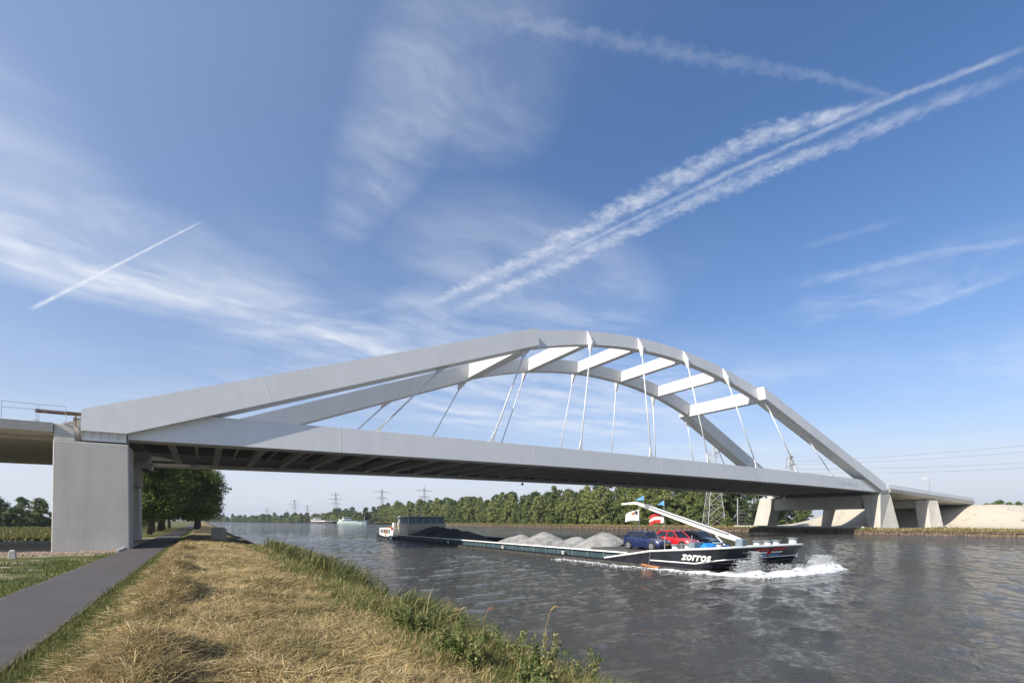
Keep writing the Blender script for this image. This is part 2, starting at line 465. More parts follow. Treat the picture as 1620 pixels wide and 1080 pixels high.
leftside = n.mix(dirt, leftside, n.mix(fine, (0.30, 0.25, 0.18), (0.47, 0.40, 0.29)))
c = n.mix(n.sstep(gx, -4.3, -4.0), leftside, c)
n.put(bs.inputs['Base Color'], c)
bs.inputs['Roughness'].default_value = 0.95; bs.inputs['Specular IOR Level'].default_value = 0.1
b = n.node('ShaderNodeBump'); b.inputs['Strength'].default_value = 0.9; b.inputs['Distance'].default_value = 0.05
n.put(b.inputs['Height'], fine); n.put(bs.inputs['Normal'], b.outputs[0])
gs = steps([(-1600, -400, 100), (-400, -60, 20), (-60, -12, 2.0), (-12, -6, 0.5), (-6, 8.0, 0.14), (8, 9, 0.5)])
gt = steps([(-60, -4, 4), (-4, 30, 0.16), (30, 62, 0.3), (62, 120, 2), (120, 400, 14), (400, 3000, 200)])
kind(grid_mesh('ground', gs, gt, z_near, m_ground), 'structure', 'dry grassy canal bank and field on the near side')

# far side land: quay shelf, sand embankment carrying the far approach
def z_far(s, t):
    z = 0.95 + 0.25 * S(s, 136, 141) + 0.15 * fbm(s * 0.1, t * 0.1, 3, 21)
    wid = 44 + 10 * fbm(s * 0.05, t * 0.02, 2, 8)
    emb = S(s, 188, 216) * (1 - S(np.abs(t - 68), wid - 22, wid))
    z = z + 7.0 * emb + emb * (1.1 * fbm(s * 0.12, t * 0.12, 4, 23) + 0.35 * fbm(s * 0.6, t * 0.6, 3, 27))
    heap = np.exp(-((s - 262) / 26) ** 2 - ((t - 30) / 16) ** 2)
    return z + 1.2 * heap
m_far, n, bs = new_mat('far_bank_grass_and_sand')
tcn = n.node('ShaderNodeTexCoord'); vec = tcn.outputs['Object']
sp = n.node('ShaderNodeSeparateXYZ'); n.put(sp.inputs[0], vec)
fx, fy, fz = (V(n, sp.outputs[i]) for i in range(3))
fine = n.noise(vec, 2.5, 6.0, 0.7); big = n.noise(vec, 0.12, 4.0, 0.6) - 0.5
straw = n.mix(fine, (0.17, 0.135, 0.055), (0.38, 0.30, 0.15))
grs = n.mix(fine, (0.05, 0.065, 0.02), (0.16, 0.15, 0.055))
sandc = n.mix(fine, (0.46, 0.405, 0.315), (0.64, 0.575, 0.465))
sandc = n.mix(n.sstep(n.noise(vec, 0.22, 5.0, 0.65), 0.58, 0.68), sandc, n.mix(0.5, sandc, grs))
c = n.mix(n.sstep(fx + big * 8.0, 139.0, 144.0), straw, grs)
sandy = n.sstep(fx + big * 10.0, 158.0, 168.0) * n.sstep(fy + big * 10.0, 8.0, 16.0) * (1.0 - n.sstep(fy + big * 12.0, 105.0, 118.0))
c = n.mix(sandy, c, sandc)
n.put(bs.inputs['Base Color'], c); bs.inputs['Roughness'].default_value = 0.95; bs.inputs['Specular IOR Level'].default_value = 0.1
b = n.node('ShaderNodeBump'); b.inputs['Strength'].default_value = 0.8; b.inputs['Distance'].default_value = 0.15
n.put(b.inputs['Height'], fine); n.put(bs.inputs['Normal'], b.outputs[0])
kind(grid_mesh('far_bank', steps([(135.0, 150, 1.0), (150, 330, 3.0), (330, 500, 20), (500, 2600, 150)]), steps([(-300, -40, 20), (-40, 150, 2.5), (150, 480, 10), (480, 3000, 150)]), z_far, m_far), 'structure', 'far canal bank with dry grass and a sand embankment')
# land closing the canal far away where it bends
fl = MB(); fl.v = [(134.9, 420, 0.7), (134.9, 3200, 0.7), (-900, 3200, 0.7), (-34, 1260, 0.7), (58, 860, 0.7), (106, 640, 0.7)]
fl.f = [(0, 5, 4, 3, 2, 1)]
kind(fl.build('far_shore', m_far), 'structure', 'low far shore where the canal bends away')

m_water, n, bs = new_mat('canal_water')
tcn = n.node('ShaderNodeTexCoord'); vec = tcn.outputs['Object']
mp = n.node('ShaderNodeMapping'); mp.inputs['Rotation'].default_value = (0, 0, R(-22)); mp.inputs['Scale'].default_value = (0.62, 1.25, 1)
n.put(mp.inputs['Vector'], vec)
calm = n.sstep(n.noise(vec, 0.035, 3.0, 0.55, 0.6), 0.34, 0.62) * 0.55 + 0.55
h = (n.noise(mp.outputs[0], 2.3, 3.0, 0.6) * 1.0 + n.noise(mp.outputs[0], 6.5, 4.0, 0.7) * 0.55) * calm
b = n.node('ShaderNodeBump'); b.inputs['Strength'].default_value = 1.0; b.inputs['Distance'].default_value = 0.34
n.put(b.inputs['Height'], h); n.put(bs.inputs['Normal'], b.outputs[0])
n.put(bs.inputs['Base Color'], n.mix(n.noise(vec, 0.05, 3.0, 0.5), (0.046, 0.043, 0.035), (0.064, 0.060, 0.049)))
bs.inputs['Roughness'].default_value = 0.06; bs.inputs['IOR'].default_value = 1.333
def z_water(s, t):
    a = R(-22); u = s * math.cos(a) - t * math.sin(a); v = s * math.sin(a) + t * math.cos(a)
    fade = 1 - S(np.hypot(s, t), 60, 170)
    return fade * (0.13 * fbm(u * 0.5, v * 1.25, 3, 31) + 0.02 * fbm(u * 0.15 + 5, v * 0.4, 2, 37))
ws = steps([(5.2, 30, 0.22), (30, 70, 0.4), (70, 135.2, 0.8)])
wtt = steps([(-60, -12, 2.0), (-12, 40, 0.24), (40, 90, 0.5), (90, 180, 1.2), (180, 500, 20), (500, 3000, 250)])
kind(grid_mesh('water', ws, wtt, z_water, m_water), 'structure', 'rippled grey blue canal water')
kind(MB().box(-1600, 2600, -300, 3200, -4.2, -4.0).build('canal_bed', M['concrete_old']), 'structure')

m_path, n, bs = new_mat('asphalt')
tcn = n.node('ShaderNodeTexCoord'); vec = tcn.outputs['Object']
fine = n.noise(vec, 60.0, 3.0, 0.8); big = n.noise(vec, 0.7, 5.0, 0.6)
n.put(bs.inputs['Base Color'], n.mix(n.sstep(big, 0.3, 0.7), n.mix(fine, (0.062, 0.054, 0.055), (0.098, 0.088, 0.088)), n.mix(fine, (0.078, 0.069, 0.069), (0.115, 0.104, 0.102))))
pc = bs.inputs['Base Color'].links[0].from_socket
sp = n.node('ShaderNodeSeparateXYZ'); n.put(sp.inputs[0], vec)
off_ = (V(n, sp.outputs[0]) + 4.115).abs()
dust = n.sstep(off_ + (n.noise(vec, 2.5, 5.0, 0.7) - 0.5) * 0.9, 1.22, 1.5) * 0.55
n.put(bs.inputs['Base Color'], n.mix(dust, pc, (0.27, 0.22, 0.16)))
bs.inputs['Roughness'].default_value = 0.85; bs.inputs['Specular IOR Level'].default_value = 0.3
b = n.node('ShaderNodeBump'); b.inputs['Strength'].default_value = 0.5; b.inputs['Distance'].default_value = 0.01
n.put(b.inputs['Height'], fine); n.put(bs.inputs['Normal'], b.outputs[0])
pt = steps([(-30, 60, 0.5), (60, 600, 20)])
rag = lambda t, sd: 0.10 * fbm(t * 1.3, t * 0.0 + sd, 3, sd)
pm = MB()
L = [(-5.45 + rag(np.array([t]), 1)[0], t, 0.905) for t in pt]; Rr = [(-2.78 + rag(np.array([t]), 2)[0], t, 0.905) for t in pt]
LL = [(a[0], a[1], 0.74) for a in L]; RL = [(a[0], a[1], 0.74) for a in Rr]
pm.loft([[LL[i], L[i], Rr[i], RL[i]] for i in range(len(pt))], cap=False, close=False)
kind(pm.build('cycle_path', m_path), 'structure', 'dark asphalt cycle path along the canal')

# ------------------------------------------------------------------ the arch bridge
TC, LEAN = 68.0, 0.185
def camber(s): return 0.55 * (1 - ((s - 70) / 78) ** 2)
def sym(s): return s if s <= 70 else 140 - s
def zbot(s):
    s = sym(s)
    if s < -5.6: return 10.9
    if s <= 41: return 10.9 + (28.6 - 10.9) * (s + 5.6) / 46.6
    x = s - 41; return 28.6 + 0.31 * x - 0.31 / 58 * x * x
def ztop(s):
    s = sym(s)
    if s <= 41: return 12.75 + (31.25 - 12.75) * (s + 8.6) / 49.6
    x = s - 41; return 31.25 + 0.275 * x - 0.275 / 58 * x * x
def tn(z, off, side):
    """across-bridge place of the leaning arch plane; side +1 near the camera, -1 beyond"""
    t = 54 + LEAN * (z - 12) + off
    return t if side > 0 else 2 * TC - t
bridge = thing('arch_bridge', 'long pale grey steel tied arch bridge with two leaning arches over the canal', 'bridge', (70, TC, 0))
def rib_ring(s, o0, o1, side):
    zb, zt = zbot(s), ztop(s)
    return [(s, tn(zb, o0, side), zb), (s, tn(zb, o1, side), zb), (s, tn(zt, o1, side), zt), (s, tn(zt, o0, side), zt)]
NODES = [26.0, 39.3, 52.2, 64.0, 76.0, 87.8, 100.7, 114.0]
FEET = [16.8 + 15.2 * i for i in range(8)]
HANG = 1.0
for side in (1, -1):
    rib = MB()
    rib.loft([rib_ring(s, 1.45, 2.7, side) for s in np.linspace(41, 99, 41)])
    ro = rib.build('arch_rib', M['steel'], bridge)
    for sg in (0, 1):
        ss_ = [-8.6, -5.6, 4, 14, 24, 34, 41.0]
        if sg: ss_ = [140 - q for q in ss_][::-1]
        MB().loft([rib_ring(s, 0.0, 2.71, side) for s in ss_]).build('arch_leg', M['steel'], bridge)
        # weld seam lines on the outer face
        for q in (6.0, 30.0):
            s0 = q if not sg else 140 - q
            a = rib_ring(s0, -0.006, 0.0, side); bq = rib_ring(s0 - 0.9, -0.006, 0.0, side)
            MB().tube([a[0], (s0 - 0.9, bq[3][1], bq[3][2])], 0.012, 4).build('weld_seam', M['steel_rod'], bridge)
        # bearing block with stiffener plates
        x0, x1 = (-8.6, -5.6) if not sg else (145.6, 148.6)
        y0, y1 = sorted((tn(10.5, 0.35, side), tn(10.5, 2.5, side)))
        bb = MB().box(x0 + 0.02, x1 - 0.02, y0, y1, 10.12, 10.9).build('bearing_block', M['steel'], bridge)
        for k in range(6):
            xq = x0 + 0.03 + (x1 - x0 - 0.1) * k / 5
            yo = tn(10.9, 0.02, side); yi = tn(10.5, 0.35, side)
            w = 0.05
            MB().hexa([(xq, min(yi, yi - 0.02), 10.30), (xq + w, min(yi, yi - 0.02), 10.30), (xq + w, yi + 0.02, 10.30), (xq, yi + 0.02, 10.30),
                       (xq, min(yo, yi), 10.9), (xq + w, min(yo, yi), 10.9), (xq + w, max(yo, yi), 10.9), (xq, max(yo, yi), 10.9)]).build('stiffener', M['steel'], bb)
        MB().box(x0 + 0.4, x1 - 0.4, y0 + 0.3, y1 - 0.3, 9.93, 10.12).build('bearing_pad', M['joint'], bb)
    # tie girder, box section with the same batter as the arch
    def gring(s):
        c = camber(s); zb, zt = 10.45 + c, 13.2 + c
        return [(s, tn(zb, 0.72, side), zb), (s, tn(zb, 3.0, side), zb), (s, tn(zt, 2.6, side), zt), (s, tn(zt, 0.72, side), zt)]
    gs_ = [-5.55] + list(np.arange(0, 141, 5.0)) + [145.55]
    g = MB().loft([gring(s) for s in gs_]).build('tie_girder', M['steel'], bridge)
    # inner lower flange strip with a narrow gap beside the girder
    fl_ = []
    for s in gs_:
        c = camber(s); a, b2 = tn(12, 3.55, side), tn(12, 4.1, side)
        fl_.append([(s, a, 10.75 + c), (s, b2, 10.75 + c), (s, b2, 11.0 + c), (s, a, 11.0 + c)])
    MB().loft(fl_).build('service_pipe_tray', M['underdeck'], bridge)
    for q in (12.7, 38.5, 64.3, 90.1, 115.9):      # plate joints on the girder face
        c = camber(q)
        MB().tube([(q, tn(10.5 + c, 0.712, side), 10.5 + c), (q, tn(13.15 + c, 0.712, side), 13.15 + c)], 0.012, 4).build('weld_seam', M['steel_rod'], g)
    # hangers
    for k, (s1, s0) in enumerate(zip(NODES, FEET)):
        central = 41 < s1 < 99
        zt_ = ztop(s1); zb_ = zbot(s1); z0 = 13.2 + camber(s0)
        P = lambda s, z, o=HANG: Vector((s, tn(z, o, side), z))
        zc = zb_ - (0.8 if central else 1.5)
        dirv = (P(s0, z0) - P(s1, zb_)).normalized()
        pc = P(s1, zb_) + dirv * (1.5 if central else 1.6)
        pf = P(s0, z0) - dirv * 1.7
        hg = MB().tube([pc, pf], 0.105, 10).build('hanger', M['steel_rod'], bridge, smooth=True)
        gm = MB()
        if central:
            # fin on the outer face: pointed at the top edge, widest at the bottom edge, closing on the rod
            o_in = 1.47
            def fin(s, z, dep, hw):
                return [P(s - hw, z, o_in), P(s - hw, z, o_in - dep), P(s + hw, z, o_in - dep), P(s + hw, z, o_in)]
            gm.loft([fin(s1, zt_ - 0.02, 0.05, 0.07), fin(s1 + 0.02, zt_ - 1.1, 0.55, 0.13), fin(s1 + dirv.x * 0.2, zb_ + 0.1, 0.92, 0.20),
                     [pc + Vector((-0.14, 0.14 * side, 0)), pc + Vector((-0.14, -0.14 * side, 0)), pc + Vector((0.14, -0.14 * side, 0)), pc + Vector((0.14, 0.14 * side, 0))]])
        else:
            sl = (zbot(s1 + 0.9) - zbot(s1 - 0.9)) / 1.8
            def fr(ds, hw):
                s = s1 + ds; return P(s, zb_ + ds * sl + 0.05, HANG)
            a, b2 = fr(-0.95, 0), fr(0.95, 0)
            w = Vector((0, 0.11, 0))
            gm.loft([[a - w, a + w, b2 + w, b2 - w], [pc + Vector((-0.16, -0.13, 0)), pc + Vector((-0.16, 0.13, 0)), pc + Vector((0.16, 0.13, 0)), pc + Vector((0.16, -0.13, 0))]])
        gm.build('gusset', M['steel'], hg)
        f0 = P(s0, z0 - 0.03)
        MB().loft([[f0 + Vector((-0.62, -0.07, 0)), f0 + Vector((-0.62, 0.07, 0)), f0 + Vector((0.62, 0.07, 0)), f0 + Vector((0.62, -0.07, 0))],
                   [pf * 0.35 + f0 * 0.65 + Vector((-0.24, -0.07, 0)), pf * 0.35 + f0 * 0.65 + Vector((-0.24, 0.07, 0)), pf * 0.35 + f0 * 0.65 + Vector((0.24, 0.07, 0)), pf * 0.35 + f0 * 0.65 + Vector((0.24, -0.07, 0))],
                   [pf + Vector((-0.14, -0.09, 0)), pf + Vector((-0.14, 0.09, 0)), pf + Vector((0.14, 0.09, 0)), pf + Vector((0.14, -0.09, 0))]]).build('anchor_plate', M['steel_rod'], hg)
# beams between the two arches
for k, s1 in enumerate([40.2] + NODES[2:6] + [99.8]):
    wdt = 0.8 if k in (0, 5) else 0.55
    ring = []
    for side in (1, -1):
        zb, zt = zbot(s1) + 0.03, ztop(s1) - 0.03
        ring.append([(s1 - wdt, tn(zb, 2.68, side), zb), (s1 + wdt, tn(zb, 2.68, side), zb), (s1 + wdt, tn(zt, 2.68, side), zt), (s1 - wdt, tn(zt, 2.68, side), zt)])
    MB().loft(ring).build('portal_beam', M['steel'], bridge)
# deck plate and cross beams
dk = []
for s in [-9.6] + list(np.arange(-5, 146, 5.0)) + [149.6]:
    c = camber(s); a, b2 = tn(12, 2.95, 1), tn(12, 2.95, -1)
    dk.append([(s, a, 12.15 + c), (s, b2, 12.15 + c), (s, b2, 12.45 + c), (s, a, 12.45 + c)])
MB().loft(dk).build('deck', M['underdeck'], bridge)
y0, y1 = tn(11, 3.02, 1), tn(11, 3.02, -1)
def beam_mesh(name, zb, hw, fl):
    b = MB()
    b.box(-hw * 0.2, hw * 0.2, y0 - TC, y1 - TC, zb + fl, 12.16)
    b.box(-hw, hw, y0 - TC, y1 - TC, zb, zb + fl)
    o = b.build(name, M['beam'], None); me = o.data
    bpy.data.objects.remove(o); return me
cb = beam_mesh('cross_beam', 10.75, 0.34, 0.06); sb = beam_mesh('secondary_beam', 11.5, 0.16, 0.05)
q = -2.6
while q < 145:
    o = link('cross_beam', cb, bridge, (q - 70, 0, camber(q)))
    if q + 2.05 < 145: link('secondary_beam', sb, bridge, (q + 2.05 - 70, 0, camber(q + 2.05)))
    q += 4.1
for tt in np.linspace(60.5, 75.5, 9):            # stringers under the deck plate
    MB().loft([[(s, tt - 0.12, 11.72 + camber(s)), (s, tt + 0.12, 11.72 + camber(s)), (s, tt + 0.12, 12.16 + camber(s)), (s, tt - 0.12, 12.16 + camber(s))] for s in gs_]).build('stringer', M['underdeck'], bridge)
for sx_ in (-8.4, 147.6):  # beams added to block sun and daylight through the open deck ends
    MB().box(sx_, sx_ + 0.9, tn(11, 3.02, 1), tn(11, 3.02, -1), 9.80, 12.14).build('daylight_block_beam', M['underdeck'], bridge)
# navigation lamps hung under the girders
for (s, side) in ((54.0, -1), (93.5, 1)):
    z = 10.45 + camber(s); y = tn(z, 1.2, side)
    nl = MB().tube([(s, y, z + 0.05), (s, y, z - 0.25)], 0.06, 8).build('navigation_lamp', M['galv'], bridge)
    MB().disc((s, y, z - 0.45), 'y', 0.24, 0.2, 16).build('lamp_housing', M['joint'], nl)
# name in raised grey letters low on the near girder
def text_mesh(name, body, size, m, shear=0.0, offset=0.0, ext=0.01, parent=None, spacing=1.0):
    cu = bpy.data.curves.new(name, 'FONT'); cu.body = body; cu.size = size; cu.shear = shear; cu.offset = offset; cu.extrude = ext
    cu.space_character = spacing; cu.align_x = 'CENTER'
    o = bpy.data.objects.new(name, cu); COL.objects.link(o)
    bpy.context.view_layer.update()
    me = bpy.data.meshes.new_from_object(o.evaluated_get(bpy.context.evaluated_depsgraph_get()))
    bpy.data.objects.remove(o)
    me.materials.clear(); me.materials.append(m); me.name = name
    return link(name, me, parent)
tx = text_mesh('name_lettering', 'Uyllanderbrug', 1.5, mat('grey_lettering', (0.36, 0.37, 0.38), 0.5), parent=bridge)
zl = 11.35 + camber(130)
tx.rotation_euler = (R(90) - math.atan(LEAN), 0, math.atan(0.0))
tx.location = (130 - 70, tn(zl, 0.715, 1) - TC, zl)

# ------------------------------------------------------------------ piers and approach viaducts
def pier(name, label, corners_b, corners_t, zb, zt, upstand=None, m='concrete'):
    cx_ = sum(c[0] for c in corners_b) / 4; cy_ = sum(c[1] for c in corners_b) / 4
    o = thing(name, label, 'pier', (cx_, cy_, zb), 'concrete bridge piers')
    MB().hexa([(x, y, zb) for x, y in corners_b] + [(x, y, zt) for x, y in corners_t]).build('shaft', M[m], o, bevel=0.05)
    if upstand:
        (x0, x1, y0, y1, x0b, x1b, y0b, y1b, z1) = upstand
        MB().hexa([(x0, y0, zt + 0.004), (x1, y0, zt + 0.004), (x1, y1, zt + 0.004), (x0, y1, zt + 0.004), (x0b, y0b, z1), (x1b, y0b, z1), (x1b, y1b, z1), (x0b, y1b, z1)]).build('upstand', M[m], o, bevel=0.04)
    return o
def mirror(t): return 2 * TC - t
ZS = 9.93
def quad(x0, x1, y0, y1): return [(x0, y0), (x1, y0), (x1, y1), (x0, y1)]
for side in (1, -1):
    def Y(a, b):
        return (a, b) if side > 0 else (mirror(b), mirror(a))
    w = 'near' if side > 0 else 'far'
    yb, yt = Y(53.1, 56.0), Y(53.75, 58.0)
    yu = Y(53.78, 57.9); yv = Y(54.0, 57.8)
    pier('bridge_pier', {1: 'tall grey concrete pier beside the cycle path under the near arch foot', -1: 'shaded concrete pier under the bridge behind the tall pier by the cycle path'}[side],
         quad(-10.3, -5.3 if side > 0 else -6.9, *yb), quad(-10.3, -5.45 if side > 0 else -6.9, *yt), 0.4, ZS, (-10.28, -8.95, *yu, -10.28, -9.1, *yv, 11.35))
    if side > 0:
        cb_ = [(145.2, 54.0), (150.8, 51.8), (150.8, 57.0), (145.2, 56.4)]; ct_ = [(145.4, 54.1), (150.3, 53.7), (150.3, 58.4), (145.4, 58.4)]
        us_ = (149.0, 150.25, 53.9, 58.2, 149.1, 150.25, 54.0, 58.0, 11.35)
    else:
        cb_ = quad(145.2, 150.4, 83.6, 88.0); ct_ = quad(145.4, 150.2, 81.6, 85.8)
        us_ = (149.0, 150.15, 81.7, 85.6, 149.1, 150.15, 81.8, 85.5, 11.35)
    pier('bridge_pier', {1: 'sunlit wedge shaped concrete pier on the far bank under the near arch', -1: 'leaning concrete pier on the far bank, half in sun, under the far arch'}[side], cb_, ct_, 0.5, ZS, us_)
    cb_, ct_ = [(176.6, 53.3), (180.2, 51.4), (180.2, 54.6), (176.6, 56.2)], [(176.6, 54.2), (180.2, 52.9), (180.2, 56.6), (176.6, 57.2)]
    if side < 0: cb_ = [(x, mirror(y)) for x, y in cb_[::-1]]; ct_ = [(x, mirror(y)) for x, y in ct_[::-1]]
    pier('viaduct_pier', {1: 'slanting sunlit concrete pier under the middle of the right approach viaduct', -1: 'slanting concrete pier beyond the crosshead, seen under the far end of the bridge'}[side], cb_, ct_, 0.6, 9.0)
cr = thing('pier_crosshead', 'shaded concrete crosshead beam joining the two far bank bridge piers', 'beam', (147.5, TC, 0))
MB().box(146.0, 149.6, 58.45, 81.9, 6.3, 9.75).build('beam', M['concrete'], cr, bevel=0.04)
cr2 = thing('pier_crosshead', 'concrete crosshead beam across the piers of the right approach viaduct', 'beam', (179, TC, 0))
MB().box(177.6, 180.0, 56.0, mirror(56.0), 6.9, 9.0).build('beam', M['concrete'], cr2, bevel=0.04)
cr3 = thing('pier_crosshead', 'dark concrete crosshead beam between the piers by the cycle path', 'beam', (-8, TC, 0))
MB().box(-9.6, -6.4, 58.4, mirror(58.4), 7.4, 9.75).build('beam', M['concrete'], cr3, bevel=0.04)

def viaduct(label, s0, s1, zd0, zd1, posts, name='approach_viaduct'):
    o = thing(name, label, 'viaduct', ((s0 + s1) / 2, TC, 0))
    zz_ = lambda s: zd0 + (zd1 - zd0) * (s - s0) / (s1 - s0)
    # fascia beams, ribbed slab soffit
    for side in (1, -1):
        def ring(s):
            z = zz_(s); P = lambda off, dz: (s, (53.7 + off) if side > 0 else mirror(53.7 + off), z + dz)
            return [P(0.1, -0.72), P(0.9, -0.95), P(1.6, -0.95), P(1.6, 0), P(0, 0)]
        MB().loft([ring(s) for s in np.linspace(s0, s1, 8)]).build('edge_beam', M['concrete'], o)
    for k in range(14):
        a = 55.5 + k * (mirror(55.5) - 55.5) / 14; b2 = a + (mirror(55.5) - 55.5) / 14 - 0.12
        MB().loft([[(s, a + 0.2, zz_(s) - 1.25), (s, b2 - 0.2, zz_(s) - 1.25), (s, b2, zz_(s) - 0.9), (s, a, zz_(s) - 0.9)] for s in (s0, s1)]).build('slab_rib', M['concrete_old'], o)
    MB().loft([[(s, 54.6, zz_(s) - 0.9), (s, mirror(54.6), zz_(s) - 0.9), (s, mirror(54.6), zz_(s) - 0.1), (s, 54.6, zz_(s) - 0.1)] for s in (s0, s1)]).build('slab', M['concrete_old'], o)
    for side in posts:
        y = 54.0 if side > 0 else mirror(54.0)
        for hgt, r in ((1.15, 0.05), (0.62, 0.03)):
            MB().tube([(s0, y, zd0 + hgt), (s1, y, zd1 + hgt)], r, 6).build('handrail', M['galv'], o)
        n_ = int(abs(s1 - s0) / 1.5)
        pm_ = MB().box(-0.09, 0.09, -0.06, 0.06, 0, 1.14).build('x', M['galv']); me = pm_.data; bpy.data.objects.remove(pm_); me.name = 'rail_post'
        for i in range(n_ + 1):
            s = s0 + 0.1 + (s1 - s0 - 0.2) * i / n_
            link('rail_post', me, o, (s - o.location.x, y - TC, zz_(s)))
        kb = MB().loft([[(s, y + 0.12 * side, zz_(s)), (s, y + 0.5 * side, zz_(s)), (s, y + 0.5 * side, zz_(s) + 0.35), (s, y + 0.12 * side, zz_(s) + 0.35)] for s in (s0, s1)]).build('kerb_upstand', M['concrete'], o)
    return o
vl = viaduct('concrete approach viaduct slab running off to the left behind the tall pier', -60, -10.33, 11.25, 11.35, ())
vr = viaduct('concrete approach viaduct with railing descending to the sand embankment on the right', 150.4, 216, 11.3, 9.4, (1, -1))
ab = thing('abutment', 'low concrete abutment set in the sand slope at the end of the right viaduct', 'abutment', (216, TC, 0))
MB().box(214.5, 218.5, 51.5, mirror(51.5), 6.2, 8.2).build('bearing_shelf', M['concrete'], ab, bevel=0.05)
MB().box(210.0, 214.2, 50.2, mirror(50.2), 4.2, 7.4).build('front_wall', M['concrete'], ab, bevel=0.05)
# far parapet of the left approach with its dark openings
pp = thing('parapet', 'low grey parapet with dark slots along the left approach road', 'parapet', (-30, 62, 11.4))
MB().box(-60, -9.6, 61.9, 62.2, 11.45, 11.72).build('base', M['bluegrey'], pp)
MB().box(-60, -9.6, 61.85, 62.25, 12.12, 12.32).build('coping', M['galv'], pp)
for i in range(18):
    x = -59.5 + i * 2.9
    MB().box(x, x + 0.35, 61.93, 62.17, 11.72, 12.12).build('upright', M['bluegrey'], pp)
MB().box(-60, -9.6, 62.3, 62.5, 11.45, 12.1).build('dark_slot_backing', M['joint'], pp)  # dark sheet added behind the uprights to make the slots dark
# two temporary steel barrier frames and a stretch of rusty crash rail on the left approach
for (a, b2, lb) in ((-13.35, -11.35, 'left one of two thin steel barrier frames on the left viaduct edge'), (-11.2, -9.55, 'right one of two thin steel barrier frames, overlapping the rusty crash rail')):
    f_ = thing('barrier_frame', lb, 'barrier', ((a + b2) / 2, 53.95, 11.35), 'temporary barriers on the viaduct')
    MB().tube([(a, 53.95, 11.35), (a, 53.95, 12.78), (b2, 53.95, 12.78), (b2, 53.95, 11.35)], 0.025, 6).build('frame', M['galv'], f_)
    MB().tube([(a, 53.95, 12.33), (b2, 53.95, 12.33)], 0.022, 6).build('middle_rail', M['galv'], f_)
    MB().box(b2 - 0.12, b2 + 0.05, 53.75, 54.2, 11.34, 11.5).build('foot', M['white'], f_)
cr_ = thing('crash_rail', 'rust brown crash rail ending beside the left foot of the arch', 'crash rail', (-9.8, 54.8, 11.3))
MB().loft([[(s, 54.8, 12.22), (s, 54.9, 12.3), (s, 54.8, 12.38), (s, 54.9, 12.47), (s, 54.8, 12.54), (s, 54.96, 12.38)] for s in (-11.6, -8.65)]).build('rail', M['rust'], cr_)
MB().box(-9.15, -9.05, 54.9, 55.0, 11.3, 12.5).build('post', M['rust'], cr_)
MB().hexa([(-10.6, 56.0, 11.5), (-8.65, 56.0, 11.5), (-8.65, 56.3, 11.5), (-10.6, 56.3, 11.5), (-10.0, 56.0, 11.75), (-8.65, 56.0, 12.25), (-8.65, 56.3, 12.25), (-10.0, 56.3, 11.75)]).build('ramped_end', M['concrete_old'], cr_)

# ------------------------------------------------------------------ small concrete pieces by the path
for i in range(14):
    k = thing('kerb_stone', 'pale concrete kerb stone in the row between the tall pier and the cycle path', 'kerb stone', (-5.62 + random.uniform(-.03, .03), 49.6 + i * 1.02, 0.80), 'kerb stones beside the tall pier', R(random.uniform(-1.2, 1.2)))
    MB().hexa([(-0.1, -0.5, 0), (0.1, -0.5, 0), (0.1, 0.5, 0), (-0.1, 0.5, 0), (-0.1, -0.5, 0.24), (0.07, -0.5, 0.24), (0.07, 0.5, 0.24), (-0.1, 0.5, 0.24)]).build('stone', M['concrete'], k, bevel=0.015, off=(0, 0, 0))
mp_ = thing('marker_post', 'small square concrete marker post in the grass before the tall pier', 'post', (-10.9, 46.2, 0.72))
MB().hexa([(-11.1, 46.0, 0.7), (-10.7, 46.0, 0.7), (-10.7, 46.4, 0.7), (-11.1, 46.4, 0.7), (-11.05, 46.05, 1.28), (-10.75, 46.05, 1.28), (-10.75, 46.35, 1.28), (-11.05, 46.35, 1.28)]).build('shaft', M['concrete'], mp_, bevel=0.02)
MB().hexa([(-11.05, 46.05, 1.284), (-10.75, 46.05, 1.284), (-10.75, 46.35, 1.284), (-11.05, 46.35, 1.284), (-10.98, 46.12, 1.36), (-10.82, 46.12, 1.36), (-10.82, 46.28, 1.36), (-10.98, 46.28, 1.36)]).build('cap', M['concrete'], mp_)
cbk = thing('concrete_block', 'grey concrete block on the canal bank in the shade of the bridge', 'block', (2.0, 68, 1.1))
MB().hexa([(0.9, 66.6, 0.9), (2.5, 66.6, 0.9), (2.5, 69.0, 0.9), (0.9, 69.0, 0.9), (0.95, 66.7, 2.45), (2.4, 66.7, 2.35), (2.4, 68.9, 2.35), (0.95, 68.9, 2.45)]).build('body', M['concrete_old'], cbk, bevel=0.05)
MB().box(1.05, 2.3, 66.9, 68.7, 2.42, 2.50).build('lid', M['concrete'], cbk, bevel=0.02)
